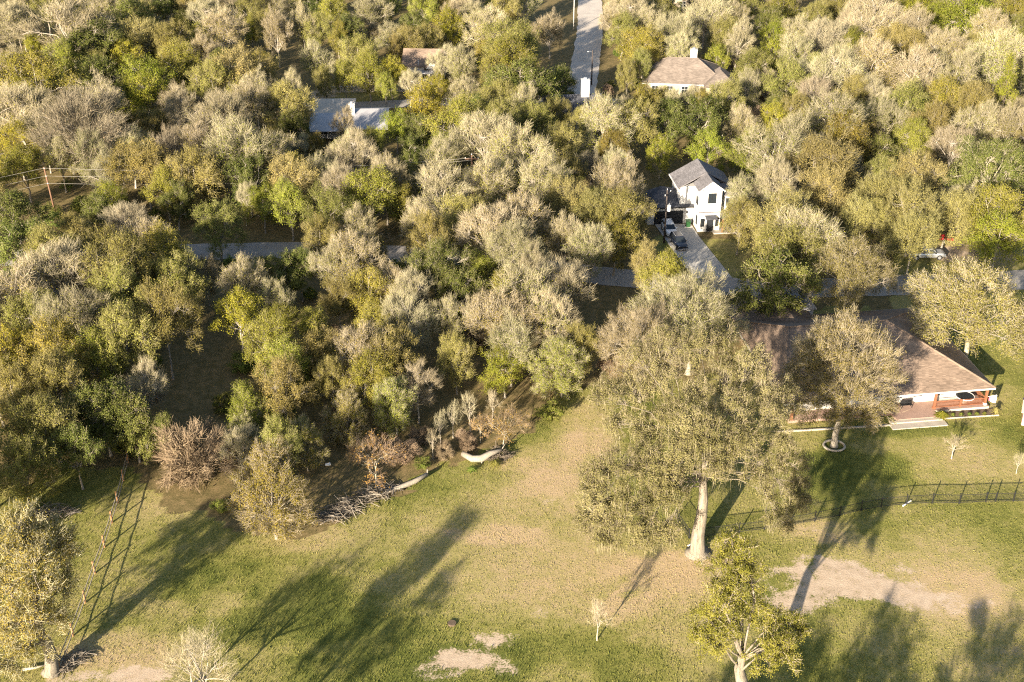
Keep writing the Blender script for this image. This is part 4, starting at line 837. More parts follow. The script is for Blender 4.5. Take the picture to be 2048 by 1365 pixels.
MARKS = [(112, 432, 'near the leaning power pole'), (945, 408, 'near the pole hidden among bare crowns'), (1368, 180, 'around the far tan-roofed house'), (690, 270, 'around the blue-grey lean-to house'), (846, 160, 'near the small gabled far house'),
         (1150, 245, 'around the dark-roofed house with white chimney'), (1395, 420, 'beside the white two-storey house'), (870, 600, 'near the big green oak below the road'), (1960, 420, 'near the spreading oak behind the pickup'), (2000, 250, 'near the tall juniper'),
         (328, 790, 'around the shaded clearing'), (1902, 340, 'near the round fan-shaped bare tree'), (1474, 120, 'near the white-stemmed dead-looking tree'), (70, 130, 'near the brightest yellow-green far tree'), (580, 110, 'near the twin tall trees'),
         (740, 960, 'behind the long brush pile'), (1560, 380, 'in the wood right of the white house'), (1700, 300, 'in the wood around the compact dark oak'), (103, 700, 'near the half-bare tree with white limbs'), (370, 300, 'near the forked pale tree by the power line')]
def zone_of(x, y):
    best = None
    for px, py, ph in MARKS:
        q = at(px, py); d = math.hypot(q.x-x, q.y-y)
        if best is None or d < best[0]: best = (d, ph)
    X, Y = np.array(float(x)), np.array(float(y))
    for rd, ph in ((ROAD_B, 'beside the far straight road'), (ROAD_C, 'beside the far cross road'), (ROAD_A, 'beside the shaded paved road')):
        d = float(seg_dist(X, Y, rd))
        if d < 11 and (best is None or d < best[0]): best = (d, ph)
    if best[0] < 19: return best[1]
    if y > 300: return 'in the farthest wood'+(' right of the far road' if x > 20 else ' left of the far road')
    if y > 214: return 'in the wood'+(' right of the far road' if x > 18 else ' left of the far road')
    if y > 176: return 'behind the shaded paved road'
    if x < -25: return 'in the wood beside the rail fence'
    return 'between the open lawn and paved road'
SIZES = ((5.2, 'slender '), (7.6, 'small '), (10.0, 'mid-sized '), (13.0, 'broad '), (99, 'very broad '))
def describe(r, sp):
    x, y = r.location.x, r.location.y; w = TREES[-1][2]*2; zn = zone_of(x, y)
    sz = next(s for a, s in SIZES if w < a) if sp not in 'QR' else ('knee-high ' if w < 2.8 else 'waist-high ' if w < 3.8 else 'head-high ')
    wd = WORD[sp].replace('low ', '') if sp == 'Q' else WORD[sp]
    r['label'] = sz+wd+' '+zn; r['group'] = WORD[sp]+'s '+zn
def at_pixel(x, y, z=0.0):
    zc = y*CP+(CAM_H-z)*SP
    return (1024+FPX*x/zc, 682.5+FPX*((CAM_H-z)*CP-y*SP)/zc)
def plant(sp, cx, cy, w, label=None, group=None, hk=1.0, wk=1.04, **kw):
    """crown centre at photo pixel (cx, cy), crown w pixels wide"""
    z = 6.0
    for _ in range(4):
        p = at(cx, cy, z); wm = w*wk/FPX*depth_of(p); a, b = HFAC[sp]; h = (a*wm+b)*hk
        z = h*(0.62 if sp not in 'QRJ' else 0.5)
    return plant_at(sp, p.x, p.y, wm, h, label, group, **kw)
BUILT = [(60, 300, 180, 460), (1290, 300, 1500, 640), (590, 150, 800, 330), (1280, 120, 1470, 240), (800, 95, 900, 200), (1080, 30, 1230, 290), (340, 440, 850, 590), (1180, 520, 1320, 660), (1760, 450, 2048, 640)]
def near_built(x, y): return any(a-40 < x < c+40 and b-20 < y < d+40 for a, b, c, d in BUILT)
def wood(sp, cx, cy, w, hk=1.0):
    r = plant(sp, cx, cy, w, hk=hk*1.08, wk=1.04 if near_built(cx, cy) else 1.27); describe(r, sp)
    return r
LIST = """
B 137 50 150;B 20 50 95;L 195 92 105;Y 250 112 62;K 360 122 82;T 282 75 82;O 345 82 72;L 260 38 80;P 445 62 88;B 410 32 62;T 478 145 112;O 430 172 100;T 512 150 74;M 297 155 90;L 185 160 100;K 70 160 130;M 290 190 88
L 245 205 62;P 188 205 100;B 445 242 125;P 495 215 90;O 580 215 112;B 35 228 120;G 170 255 165;Y 35 285 105;K 48 332 95;P 120 318 75;O 290 330 105;B 205 350 82;K 330 370 72;O 393 350 104;P 478 302 132;P 547 310 95
T 575 355 100;M 525 405 62;B 487 395 42;K 580 405 82;L 350 400 62;Q 170 415 70;M 225 395 60;L 200 425 84;P 690 250 60
L 700 62 62;O 815 88 72;L 827 52 52;K 738 137 88;O 714 112 72;Y 902 50 70;O 860 80 62;P 920 128 72;P 970 60 92;O 1022 92 112;P 1100 58 72;K 1015 125 100;L 1035 172 116;L 1124 165 78
Y 870 180 70;P 925 195 82;O 995 205 80;K 915 245 108;O 1005 245 92;O 1065 242 86;B 970 282 120;P 1040 305 112;P 885 312 82;L 823 305 70;B 714 308 112;B 780 358 82;B 885 372 116;K 738 392 100;K 800 405 52;P 980 365 95
P 1090 370 112;T 1140 402 92;O 1124 292 92;P 1210 240 138;O 1262 248 108;K 1227 292 62;O 1158 252 66;M 1322 302 68;L 1335 236 88;P 1240 362 86;P 1262 388 90;O 1245 432 90;T 1190 422 82
O 1244 62 72;K 1288 92 76;O 1278 130 60;B 1227 30 62;B 1345 68 74;P 1300 48 60;O 1256 150 54;P 1360 100 60
B 1410 22 92;P 1368 72 72;L 1543 45 62;M 1553 68 56;M 1433 115 52;O 1502 137 82;P 1598 68 62;G 1662 78 82;O 1632 38 56;B 1748 38 122;B 1826 55 92;M 1826 17 72;M 1943 27 112;P 1973 58 82;P 1741 126 112
B 1666 144 112;B 1837 147 112;P 1912 154 100;P 1997 110 120;G 1632 191 72;O 1567 164 86;P 1502 178 72;K 1888 198 82;O 1936 212 92;B 1734 192 72;O 1810 212 92;P 1656 240 132;K 1690 272 102;R 1519 239 62;Y 1546 238 62
L 1403 240 112;O 1450 205 92;M 1416 294 88;P 1560 300 142;K 1502 300 82;T 1638 328 132;K 1826 280 72;T 1826 358 112;T 1656 388 112;T 1570 440 122;T 1826 420 112;T 1895 420 92;K 1997 426 112;T 1717 441 82
P 35 592 132;O 240 535 150;P 300 487 92;O 362 565 112;P 410 545 62;P 495 565 112;O 240 590 122;O 240 682 132;K 103 705 132;K 188 717 92;O 35 790 112;O 120 770 122;L 205 820 122;L 266 845 92;O 85 860 122
Y 478 632 92;O 564 775 112;Q 560 832 66;L 34 500 120;O 660 757 72;P 677 535 102;O 677 600 84;P 714 518 132;K 731 587 102;B 823 593 92;L 930 590 80;B 985 467 122;P 1056 606 132;P 1005 642 112;B 1107 640 112
P 1182 500 92;B 817 645 102;K 748 655 72;P 725 705 112;P 900 640 72;O 793 725 102;K 748 760 90;O 912 715 64;P 1022 685 92;O 1160 690 80;P 1620 478 122;T 1826 470 130;L 1553 565 140
O 640 60 60;K 660 20 50;L 610 10 60;O 500 20 70;P 560 15 60;O 380 10 60;L 330 15 60;P 200 12 70;O 90 10 70;P 740 20 60;L 780 15 50;K 850 12 55;B 930 10 60;O 1000 15 60;P 1050 -5 60;P 1240 0 60;O 1320 12 60;O 1490 10 60;P 1560 5 60;O 1690 10 60
P 1880 5 60;K 2020 20 70;L 30 430 110;B 620 300 60;P 640 350 80;O 660 420 90;P 720 450 80;P 840 450 90;O 920 440 90;P 1060 440 110;P 1130 470 80;K 1230 480 70;O 150 470 90;G 330 300 80;P 400 290 90;L 445 130 60
P 260 300 80;O 640 480 90;L 600 540 80;P 560 600 80;Y 20 700 90;O 60 640 100;P 160 640 110;O 310 560 90;L 330 870 60;O 40 930 100;L 150 900 90;K 620 660 60
M 1870 30 60;O 1780 90 80;P 1890 100 80;O 1700 190 70;P 1770 240 80;O 1590 230 70;P 1950 250 80;P 2020 250 80;O 1860 250 80;P 1480 250 70;O 1750 440 80;O 1480 440 80;P 1950 130 70;L 2040 60 60;P 1590 110 70;K 1560 20 60;P 1470 40 60;O 1820 100 80
P 1310 20 50;K 1305 212 62;P 1352 214 66;K 1400 210 60;O 1328 205 56;P 1378 206 56;P 1440 196 50;K 625 300 60;P 700 296 70;K 745 285 50;O 1120 232 60;K 690 150 50;O 650 158 46;K 770 170 46;L 1600 150 50;B 880 120 60;O 990 150 60;L 960 220 60;P 630 120 60
"""
def build_woods():
    # trees that the photograph singles out
    S = plant
    S('Y', 70, 96, 76, 'brightest yellow-green tree standing alone among grey and tan crowns of the far wood')
    S('P', 553, 60, 66, 'tall tree with long bare pale trunk beside its twin in the far wood', 'twin tall trees of the far wood', hk=1.4)
    S('P', 605, 48, 62, 'tall tree with long bare pale trunk beside its twin in the far wood', 'twin tall trees of the far wood', hk=1.4)
    S('B', 370, 222, 112, 'pale half-bare tree with forked light limbs above the left power pole')
    S('Y', 783, 145, 76, 'yellow tree standing left of the small far house with a front gable')
    S('Y', 844, 208, 118, 'broad golden-yellow tree right of the house with the pale flat roof')
    S('M', 793, 252, 78, 'lime-green tree at the corner of the house with the blue-grey lean-to roof')
    S('B', 1474, 76, 72, 'dead-looking white-stemmed tree behind the far tan-roofed house', hk=1.25)
    S('J', 2008, 190, 66, 'tall narrow yellow-green juniper among bare trees of the right-hand wood')
    S('L', 1765, 308, 88, 'compact dark green oak among tan crowns right of the white house')
    S('B', 1902, 298, 104, 'round fan-shaped leafless tree beside the huge spreading green oak')
    S('Z', 1980, 338, 190, 'huge spreading dark green oak behind the parked silver pickup')
    S('T', 1758, 388, 124, 'feathery golden tree between the white house and the spreading green oak')
    S('P', 1491, 392, 104, 'pale olive tree leaning over the right end of the white house')
    S('B', 103, 555, 178, 'large half-bare tree with white twisting limbs left of the long-trunked tree')
    S('O', 433, 450, 116, 'rounded olive tree standing at the edge of the paved road')
    S('G', 255, 447, 104, 'purple-grey leafless tree left of the rounded olive tree at the road')
    S('L', 580, 542, 92, 'dark green thicket tree beside the paved road')
    S('O', 328, 642, 132, 'olive tree on a long straight pale trunk above the shaded clearing', hk=1.35)
    S('K', 533, 684, 112, 'yellow-olive tree right of the shaded clearing', hk=1.15)
    S('Z', 870, 537, 150, 'big dark green oak in the wood below the paved road')
    S('V', 1022, 500, 152, 'large pale leafless tree right of the big green oak below the road')
    S('B', 1124, 580, 144, 'leafless tree with white limbs at the edge of the shaded gap behind the lawn')
    S('T', 1292, 518, 76, 'round sandy-coloured tree standing alone beside the driveway entrance', hk=1.08)
    S('B', 834, 772, 94, 'pale mossy drooping tree behind the orange-leaved saplings')
    S('M', 1010, 738, 108, 'bright lime-yellow low tree behind the orange-leaved saplings', hk=0.8)
    S('D', 790, 800, 110, 'bushy yellow-olive tree behind the nearly bare crooked tree'); S('D', 480, 870, 90, 'bushy low tree wedged behind the brown vine mound'); S('D', 610, 880, 90, 'bushy olive tree at the wood edge right of the vine mound'); S('D', 690, 830, 100, 'leafy bush-like tree beside the broken dead trunk')
    S('D', 1125, 722, 114, 'olive-green tree beside the bright lime-yellow tree at the lawn edge')
    S('V', 1385, 632, 225, 'broad olive tree behind the giant moss-hung tree')
    S('V', 1285, 690, 170, 'grey-beige topped tree left of and behind the giant moss-hung tree', hk=1.15)
    S('O', 1565, 505, 150, 'olive tree on the lawn between the white house and the ranch house')
    S('U', 1700, 545, 185, 'large yellow-olive tree behind the ranch house roof', hk=1.1)
    S('U', 1950, 612, 262, 'very broad green-olive tree at the right end of the ranch house')
    S('M', 1998, 472, 122, 'bright green tree at the edge of the dry lawn behind the pickup')
    S('R', 385, 900, 175, 'big brown mound of dry vines beside the yellow-olive tree at the lawn edge', hk=1.1, variant=1, rz=0.6, name='vine_mound', cat='vine mound')
    S('Q', 447, 805, 52, 'small bright green shrub in the shaded clearing')
    S('Q', 1100, 818, 62, 'grey-green rounded shrub at the lawn edge beside the lime-yellow tree')
    S('D', 540, 962, 172, 'dense yellow-olive tree at the edge of the lawn beside the brown vine mound', hk=1.2, variant=0, rz=0.3)
    S('Q', 442, 1010, 40, 'small pale green bush in front of the brown vine mound')
    for cx, cy, w in ((1005, 845, 92), (960, 850, 60)):
        S('A', cx, cy, w, 'orange-leaved sapling above the white fallen log', 'orange-leaved saplings at the fallen log')
    for cx, cy, w in ((905, 830, 46), (940, 815, 50), (880, 850, 40), (865, 880, 36), (985, 805, 40)):
        S('W', cx, cy, w, 'thin bare reddish sapling between the orange-leaved trees', 'thin bare saplings in the thicket', hk=1.3)
    for cx, cy, w in ((845, 870, 50), (890, 900, 46), (930, 880, 50), (700, 860, 60), (680, 830, 60)):
        S('R', cx, cy, w, 'dry twiggy bush in the thicket behind the brush pile', 'dry bushes behind the brush pile')
    for line in LIST.strip().replace('\n', ';').split(';'):
        a = line.split()
        if len(a) == 4: wood(a[0], float(a[1]), float(a[2]), float(a[3]))
    # the wood goes on between them: infill where the photograph shows closed canopy
    keepout = [LAWN,  P2([(1270, 330), (1300, 300), (1500, 320), (1530, 500), (1500, 620), (1180, 640), (1190, 520), (1265, 480)]), P2([(1770, 470), (2400, 470), (2400, 640), (1770, 640)]),
               P2([(600, 170), (800, 160), (800, 330), (600, 330)]), P2([(1290, 135), (1460, 135), (1460, 235), (1290, 235)]), P2([(800, 108), (885, 108), (885, 200), (800, 200)]),
               P2([(1085, 185), (1215, 185), (1215, 300), (1085, 300)]), CLEAR_LIT, P2([(235, 900), (335, 900), (335, 1010), (235, 1010)]), P2([(70, 415), (150, 415), (165, 510), (75, 510)]), P2([(340, 470), (840, 465), (800, 545), (650, 590), (480, 590), (340, 540)]), P2([(1180, 530), (1300, 530), (1310, 680), (1180, 680)]),
               P2([(690, 890), (1110, 790), (1110, 900), (700, 1000)])]
    RB = ROAD_B; RA = ROAD_A
    rs = random.Random(11); got = 0; tries = 0
    while got < 330 and tries < 26000:
        tries += 1
        y = rs.uniform(112, 392); hw = (y*CP+CAM_H*SP)*1100/FPX+4; x = rs.uniform(-hw, hw)
        if any(bool(in_poly(np.array(x), np.array(y), k)) for k in keepout): continue
        if seg_dist(np.array(x), np.array(y), RB) < (18 if x < 17 else 6.5) or seg_dist(np.array(x), np.array(y), RA) < 6 or seg_dist(np.array(x), np.array(y), ROAD_C) < 5: continue
        w = rs.uniform(5.0, 9.5)
        if any((x-a)**2+(y-b)**2 < (0.48*(c+w*0.5))**2 for a, b, c in TREES): continue
        sp = rs.choice('BBBPPPPPOOOKKKGTTLL' if x > 0 else 'BBPPPPOOOKKKKGTLLY')
        a, b = HFAC[sp]; r = plant_at(sp, x, y, w, (a*w+b)*rs.uniform(0.8, 1.25)); describe(r, sp); got += 1
    shrubs = 0; tries = 0; SH = []
    while shrubs < 280 and tries < 12000:
        tries += 1
        y = rs.uniform(118, 300); hw = (y*CP+CAM_H*SP)*1060/FPX+2; x = rs.uniform(-hw, hw)
        if any(bool(in_poly(np.array(x), np.array(y), k)) for k in keepout[:7]): continue
        if seg_dist(np.array(x), np.array(y), RB) < 5 or seg_dist(np.array(x), np.array(y), RA) < 4.2 or seg_dist(np.array(x), np.array(y), ROAD_C) < 4: continue
        if bool(in_poly(np.array(x), np.array(y), CLEAR_LIT)) and rs.random() < 0.75: continue
        if any((x-a)**2+(y-b)**2 < 5.0 for a, b in SH): continue
        w = rs.uniform(2.0, 4.6); sp = rs.choice('QQQR'); a, b = HFAC[sp]
        r = plant_at(sp, x, y, w, (a*w+b)*rs.uniform(0.8, 1.2)); describe(r, sp); TREES.pop(); SH.append((x, y)); shrubs += 1
build_woods()

# hero trees with crowns of their own
def hero(name, label, proto, loc, scale=1.0, rz=0.0):
    r = empty(name, loc, rz); r.scale = (scale,)*3
    mesh_obj('trunk', proto['trunk'], r); mesh_obj('crown', proto['crown'], r); tag(r, label, 'tree'); return r
def lobes_px(base, lst):
    """lobes as (px, py, radius px, distance behind the trunk in metres) -> local positions"""
    out = []
    for px, py, rp, dy in lst:
        y = base.y+dy; u = (px-1024)/FPX; v = (py-682.5)/FPX; t = y/(CP-v*SP); z = CAM_H-t*(SP+v*CP)
        out.append(((u*t-base.x, dy, z), rp/FPX*t))
    return out
b = at(1395, 1105)
lb = lobes_px(b, [(1395, 800, 62, 3), (1330, 770, 58, 5), (1450, 760, 52, 6), (1270, 790, 56, 4), (1220, 800, 46, 3), (1470, 820, 60, 1), (1530, 840, 54, 2), (1560, 800, 34, 5), (1590, 930, 40, 0), (1575, 985, 44, -1), (1540, 930, 48, 0),
                  (1480, 890, 55, -1), (1420, 870, 50, -2), (1350, 840, 55, 0), (1300, 870, 52, 1), (1240, 850, 42, 2), (1300, 930, 56, -3), (1240, 950, 52, -4), (1200, 1000, 52, -5), (1260, 1020, 52, -5), (1320, 1000, 52, -4), (1340, 950, 40, -3), (1190, 960, 36, -4),
                  (1300, 1055, 34, -5), (1230, 1055, 34, -5), (1345, 1045, 26, -4), (1400, 700, 48, 7), (1340, 700, 48, 7), (1280, 720, 44, 6), (1450, 690, 30, 8), (1560, 890, 40, 1), (1500, 955, 30, -1), (1400, 905, 42, -3), (1445, 915, 42, -2), (1365, 905, 46, -3), (1530, 985, 30, -1), (1380, 850, 44, -2), (1500, 730, 38, 5), (1525, 775, 38, 4), (1215, 1060, 40, -5), (1285, 1070, 40, -6), (1180, 1030, 36, -5), (1335, 1060, 30, -5), (1590, 1000, 40, -1), (1555, 1035, 34, -2), (1440, 950, 30, -2), (1345, 985, 40, -4)])
lb = [(c, r_*(0.66+0.3*((i*7) % 5)/4)) for i, (c, r_) in enumerate(lb)]
hero('moss_tree', 'giant moss-hung tree with flared pale trunk on the lawn before the black fence',
     make_tree('moss_tree', 901, H=22, Rx=11, zb=3, tips=25, twigs=22, twig_len=(0.3, 0.8), twig_w=0.035, leafs=92, leaf=(0.10, 0.215), tip_spread=0.19, arch=0.22, mats=('twig_pale', 'leaf_moss'), bark='bark_hero', trunk_r=0.72, flare=2.2, moss=3, lobe_list=lb, ztop=11.5, radial=0.2, wob=0.1, clump=0.45, limb_vis=0.24), b)
b = at(1468, 1455)
lb = lobes_px(b, [(1480, 1110, 36, 1), (1450, 1140, 36, 0), (1500, 1150, 34, 1), (1470, 1180, 40, -1), (1440, 1200, 34, -2), (1420, 1240, 38, -2), (1415, 1280, 32, -3), (1460, 1245, 36, -2), (1510, 1220, 34, 0), (1540, 1250, 36, 1), (1580, 1250, 28, 1), (1550, 1290, 36, -1), (1530, 1320, 28, -2), (1570, 1310, 28, -1), (1440, 1290, 22, -3), (1600, 1260, 18, 1), (1450, 1085, 22, 1)])
hero('leaning_oak_tree', 'yellow-green tree with thick white forked trunk and dead twigs at the lawn',
     make_tree('leaning_oak_tree', 902, H=15, Rx=5, zb=6, tips=20, twigs=16, twig_len=(0.3, 0.9), leafs=170, leaf=(0.085, 0.18), tip_spread=0.2, arch=0.15, mats=('twig_pale', 'leaf_hero'), bark='bark_hero', trunk_r=0.82, flare=1.3, lobe_list=lb, ztop=8.5, radial=0.3, wob=0.2, limb_vis=0.42, clump=0.4), b)
b = at(1668, 893)
lb = lobes_px(b, [(1690, 670, 40, 2), (1650, 680, 34, 2), (1730, 690, 36, 2), (1760, 720, 34, 1), (1620, 710, 34, 1), (1680, 720, 42, 0), (1640, 750, 40, 0), (1720, 750, 40, 0), (1770, 760, 30, 0), (1610, 780, 34, 0), (1660, 790, 40, -2), (1710, 790, 38, -2), (1760, 810, 32, -1), (1620, 820, 30, -1), (1680, 830, 34, -2), (1730, 830, 28, -2), (1650, 720, 40, 0), (1590, 750, 24, 1)])
hero('yard_tree', 'bushy olive tree with straight trunk in a round stone-edged bed before the ranch house',
     make_tree('yard_tree', 903, H=14, Rx=6.5, zb=2.5, tips=17, twigs=36, twig_len=(0.5, 1.3), leafs=62, leaf=(0.11, 0.22), tip_spread=0.22, arch=0.15, mats=('twig_pale', 'leaf_olive'), bark='bark_grey', trunk_r=0.38, flare=1.5, lobe_list=lb, ztop=8, radial=0.55, wob=0.1, limb_vis=0.5), b)
b = at(104, 1345)
lb = lobes_px(b, [(40, 1060, 46, 2), (90, 1080, 46, 3), (120, 1120, 44, 3), (60, 1130, 50, 0), (20, 1110, 44, 1), (20, 1180, 46, -1), (80, 1190, 46, 0), (120, 1180, 32, 2), (50, 1240, 44, -2), (100, 1240, 36, 0), (10, 1260, 40, -2), (60, 1290, 36, -2), (20, 1320, 36, -3), (-30, 1150, 46, 0), (-30, 1240, 46, -1), (-60, 1080, 50, 2), (130, 1080, 26, 4)])
hero('mottled_tree', 'mottled yellow and grey tree with broken limbs left of the rail fence',
     make_tree('mottled_tree', 904, H=14, Rx=6.5, zb=2.5, tips=17, twigs=34, twig_len=(0.4, 1.1), leafs=70, leaf=(0.11, 0.23), tip_spread=0.22, mats=('twig_pale', 'leaf_mottled'), bark='bark_hero', trunk_r=0.6, flare=1.7, lobe_list=lb, ztop=9, radial=0.4, clump=0.6, limb_vis=0.5), b)
# bare shrubby tree at the lower edge, saplings on the lawns
plant('C', 405, 1325, 190, 'leafless many-stemmed pale tree rising beside the bare dirt patch', hk=0.95, variant=0, rz=0.4, name='bare_tree')
plant('C', 375, 1310, 120, 'thin leafless tree touching the many-stemmed pale tree by the dirt patch', hk=1.0, variant=1, rz=2.0, name='bare_tree')
def sapling(px, py, w, h, label, v=0):
    p = at(px, py); plant_at('W', p.x, p.y, w, h, label, variant=v, rz=px*0.1)
sapling(1194, 1281, 3.0, 5.2, 'lone pale bare sapling in the middle of the open lawn')
sapling(1903, 918, 3.2, 3.4, 'small dark twiggy bare sapling on the lawn below the porch', 1)
sapling(2032, 948, 2.2, 3.0, 'thin pale leaning sapling on the fenced lawn near the shed')
p = at(752, 977)
plant_at('A', p.x, p.y, 8.0, 7.6, 'nearly bare crooked tree with a few orange leaves behind the brush pile', variant=0, rz=1.0)
# trees standing before the lower edge of the view: their shade falls into it
for x, y, w, h, sp, la in ((-29.5, 63.5, 11, 15.5, 'X', 'tall green oak whose long shadow crosses the open lawn'), (8, 54, 10, 13.5, 'X', 'dark oak shading the bare dirt patch corner'), (18, 57, 10, 13, 'X', 'olive tree shading the lower lawn corner'), (29, 56, 11, 13, 'X', 'olive tree beside the shaded lawn corner'), (-64, 94, 10, 16, 'X', 'tall open-crowned oak behind the mottled tree'), (-60, 108, 9, 14, 'X', 'open-crowned oak beside the heap of dark branches')):
    plant_at(sp, x, y, w, h, la)
for px, py, sp, la in ((-110, 1150, 'O', 'olive tree left of the mottled tree'), (-90, 1010, 'K', 'yellow-olive tree at the fringe left of the rail fence'), (-200, 1250, 'K', 'tall yellow-olive tree behind the mottled tree')):
    q = at(px, py); plant_at(sp, q.x, q.y, 10, 13, la)
# standing dead trunks
def snag(px0, py0, hgt, r, label, lean=(0, 0)):
    p = at(px0, py0); o = MB().tube([(0, 0, -0.1), (lean[0]*.3, lean[1]*.3, hgt*.35), (lean[0]*.6, lean[1]*.6+.1, hgt*.7), (lean[0], lean[1], hgt)], [r*1.3, r, r*.85, r*.6], 9)
    o.tube([(lean[0]*.5, lean[1]*.5, hgt*.6), (lean[0]*.5-.5, lean[1]*.5, hgt*.8)], [r*.4, r*.15], 6)
    ob = o.build('dead_trunk', MAT['dead_wood'], smooth=True); ob.location = p; tag(ob, label, 'dead tree')
snag(700, 800, 5.2, 0.28, 'broken pale dead trunk standing at the edge of the thicket', (-0.6, 0))
snag(1890, 228, 5.0, 0.2, 'leaning bleached dead trunk among the crowns of the right-hand wood', (2.0, 0))
# ------------------------------------------------------------------ logs, brush, grass and small plants
def log(name, pix, rad, label, mat='bark_pale', stubs=()):
    base = at(*pix[0]); mb = MB(); pts = [at(x, y, z)-base for x, y, z in [(p[0], p[1], p[2]) for p in pix]]
    mb.tube(pts, rad, 9)
    for i, v, r in stubs: mb.tube([pts[i], pts[i]+Vector(v)], [r, r*.5], 6)
    o = mb.build(name, MAT[mat], smooth=True); o.location = base; tag(o, label, 'log'); return o
log('fallen_log', [(926, 908, .3), (945, 918, .35), (962, 918, .5), (980, 908, .8), (1003, 900, 1.0)], [.36, .42, .45, .36, .2], 'thick bleached fallen log bent upward below the orange-leaved saplings', 'bark_grey', stubs=((2, (.1, -.3, -.5), .15), (4, (.6, .8, .6), .07)))
log('fallen_log', [(770, 985, .25), (800, 975, .3), (830, 963, .45), (855, 948, .8)], [.2, .28, .3, .22], 'grey weathered log leaning at the right end of the brush pile', 'bark_grey', stubs=((3, (0, 0, .6), .12),))
log('fallen_branch', [(45, 1340, .2), (70, 1336, .25), (92, 1330, .3)], [.14, .12, .07], 'pale fallen branch beside the mottled tree trunk')
def brush(name, px, py, L, W, Hh, n, label, seed, mat='brush', rot=0.5):
    rs = random.Random(seed); e = empty(name, at(px, py), rot); tag(e, label, 'brush pile')
    a = MB(); b = MB()
    for i in range(n):
        x = rs.uniform(-L/2, L/2); t = 1-abs(2*x/L)**2; y = rs.uniform(-W/2, W/2)*max(.3, t); z = rs.uniform(.06, max(.15, Hh*t)); ang = rs.gauss(0, .95); l = rs.uniform(.6, 2.4)
        d = Vector((math.cos(ang), math.sin(ang), rs.gauss(0, .25))); c = Vector((x, y, z)); r = rs.uniform(.012, .05)*rs.choice((1, 1, 1, 1.8))
        p0 = c-d*l*.5; p1 = c+d*l*.5; p0.z = max(.03, p0.z); p1.z = max(.03, p1.z); mid = (p0+p1)/2+Vector((rs.gauss(0, .1), rs.gauss(0, .1), abs(rs.gauss(0, .08))))
        (a if i % 3 else b).tube([p0, mid, p1], [r, r*.8, r*.35], 4, cap=False)
    tag(a.build('pale_sticks', MAT[mat], e), kind='stuff'); tag(b.build('dark_sticks', MAT['bark_dark'], e), kind='stuff')
brush('brush_pile', 730, 1003, 9.5, 2.6, 1.2, 330, 'long pile of cut grey branches at the lawn edge', 5, rot=0.62)
brush('brush_pile', 672, 1032, 5.0, 3.0, .7, 170, 'low tangle of shaded twigs at the lower end of the long brush pile', 6, rot=0.4)
brush('brush_pile', 105, 1030, 5.0, 2.6, .9, 150, 'dark heap of branches in the grass left of the rail fence', 7, rot=0.2)
brush('brush_pile', 150, 1325, 3.2, 2.0, .7, 130, 'small heap of pale twigs at the foot of the mottled tree', 8, rot=0.9)
brush('brush_pile', 1000, 915, 3.0, 2.4, .9, 110, 'dark brush heap at the right end of the bleached log', 9, 'bark_dark', rot=0.3)
# small plants with long leaves at the porch
def rosette(px, py, r, n, h, mat, label):
    rs = random.Random(int(px)); e = empty('garden_plant', at(px, py), 0); tag(e, label, 'plant'); mb = MB()
    for i in range(n):
        t = rs.uniform(0, 6.28); el = rs.uniform(.25, 1.3); d = Vector((math.cos(t), math.sin(t), 0)); s = d.cross(Vector((0, 0, 1)))*.05*rs.uniform(.7, 1.6); l = r*rs.uniform(.6, 1.1)
        a = Vector((0, 0, .1)); b = a+d*l*.55*math.cos(el)+Vector((0, 0, h*math.sin(el))); c = a+d*l+Vector((0, 0, h*math.sin(el)*.75))
        mb.poly([a-s*.5, a+s*.5, b+s, b-s]); mb.poly([b-s, b+s, c+s*.2, c-s*.2])
    o = mb.build('leaves', MAT[mat], e); o.data.attributes.new('tint', 'FLOAT', 'FACE').data.foreach_set('value', [rs.random() for _ in o.data.polygons])
    MB().tube([(0, 0, -.05), (0, 0, .25)], .07, 6).build('stem', MAT['bark_dark'], e)
rosette(1882, 838, 1.15, 130, 1.0, 'leaf_lime', 'bushy bright green fan-leaved plant beside the porch steps')
rosette(1990, 832, .8, 60, 1.1, 'leaf_gold', 'yellowing spiky plant at the corner of the porch bed')
for i, x in enumerate((1905, 1922, 1938, 1953, 1968)): rosette(x, 834-i*.6, .42, 36, .45, 'leaf_green', 'small clump of green in the bed below the porch railing')
for o in [o for o in COL.objects if o.get('label') == 'small clump of green in the bed below the porch railing']: o['group'] = 'clumps in the porch bed'
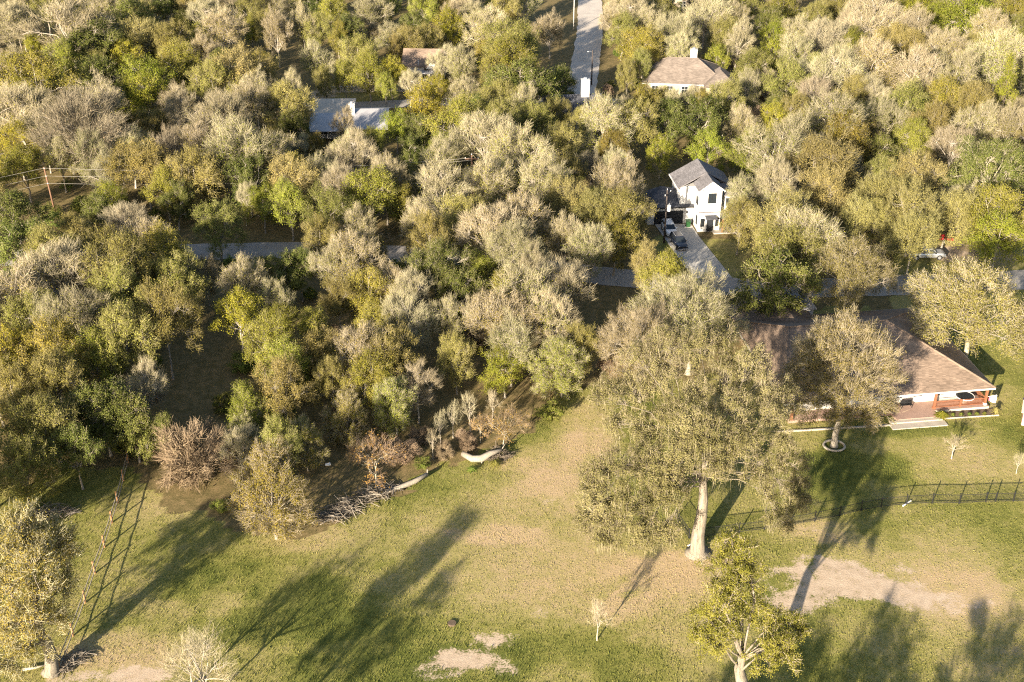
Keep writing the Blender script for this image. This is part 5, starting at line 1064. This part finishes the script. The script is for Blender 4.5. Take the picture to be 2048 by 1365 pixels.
rosette(990, 935, .9, 70, .8, 'leaf_olive', 'grassy tuft in front of the bleached log'); rosette(945, 945, .8, 60, .6, 'leaf_green', 'green weed tuft below the bleached log')
# white scrap lying at the wood's edge
sc = empty('plastic_bucket', at(656, 932), 0.3); tag(sc, 'white bucket lying in the shade at the edge of the wood', 'bucket')
MB().tube([(-.3, 0, .2), (.3, 0, .22)], [.16, .2], 14, cap=False).build('shell', MAT['white_cloth'], sc); MB().tube([(-.31, 0, .2), (-.29, 0, .2)], .155, 14).build('base', MAT['white_cloth'], sc)
tag(MB().disc((0, 0, .06), .42, .16, 'z', 16).build('ant_mound', MAT['soil']), 'small reddish ant mound on the green lawn', 'mound').location = at(904, 1248)

# grass: short tufts over the lawns, nobody could count them
def grass():
    rs = np.random.RandomState(4); N = 200000
    y = 78+rs.rand(N)**1.15*72; hw = (y*CP+CAM_H*SP)*1075/FPX; x = rs.uniform(-1, 1, N)*hw
    lw, dr, dt = ground_masks(x, y)
    house = in_poly(x, y, [tuple(toworld(rh, q)[:2]) for q in ((-27, -.1, 0), (-14.5, -.1, 0), (-14.5, -3.2, 0), (-7, -3.2, 0), (-7, -1.8, 0), (.4, -1.8, 0), (.4, 27, 0), (-27, 27, 0))])
    keep = (lw > .5) & (rs.rand(N) > 1.25*np.clip(dt, 0, 1)) & ~house
    x, y, dr = x[keep], y[keep], dr[keep]; n = len(x)
    h = rs.uniform(.05, .13, n)*(1.25-np.clip(dr, 0, 1)*.7); w = rs.uniform(.035, .095, n)
    a = rs.uniform(0, 6.283, n); lean = rs.uniform(0, 6.283, n)
    c = np.stack([x, y, np.full(n, -.03)], -1); s = np.stack([np.cos(a), np.sin(a), np.zeros(n)], -1)*(w*.5)[:, None]
    t = c+np.stack([np.cos(lean)*h*.45, np.sin(lean)*h*.45, h+.03], -1)
    V = np.stack([c-s, c+s, t+s*.45, t-s*.45], 1)
    me = quads_mesh('grass', V, np.zeros(n), np.clip(dr*.9+rs.normal(0, .10, n), 0, 1), [MAT['grass_blade']])
    tag(mesh_obj('grass', me), 'short mixed green and straw-coloured grass of the open lawns', 'grass', kind='stuff')
grass()
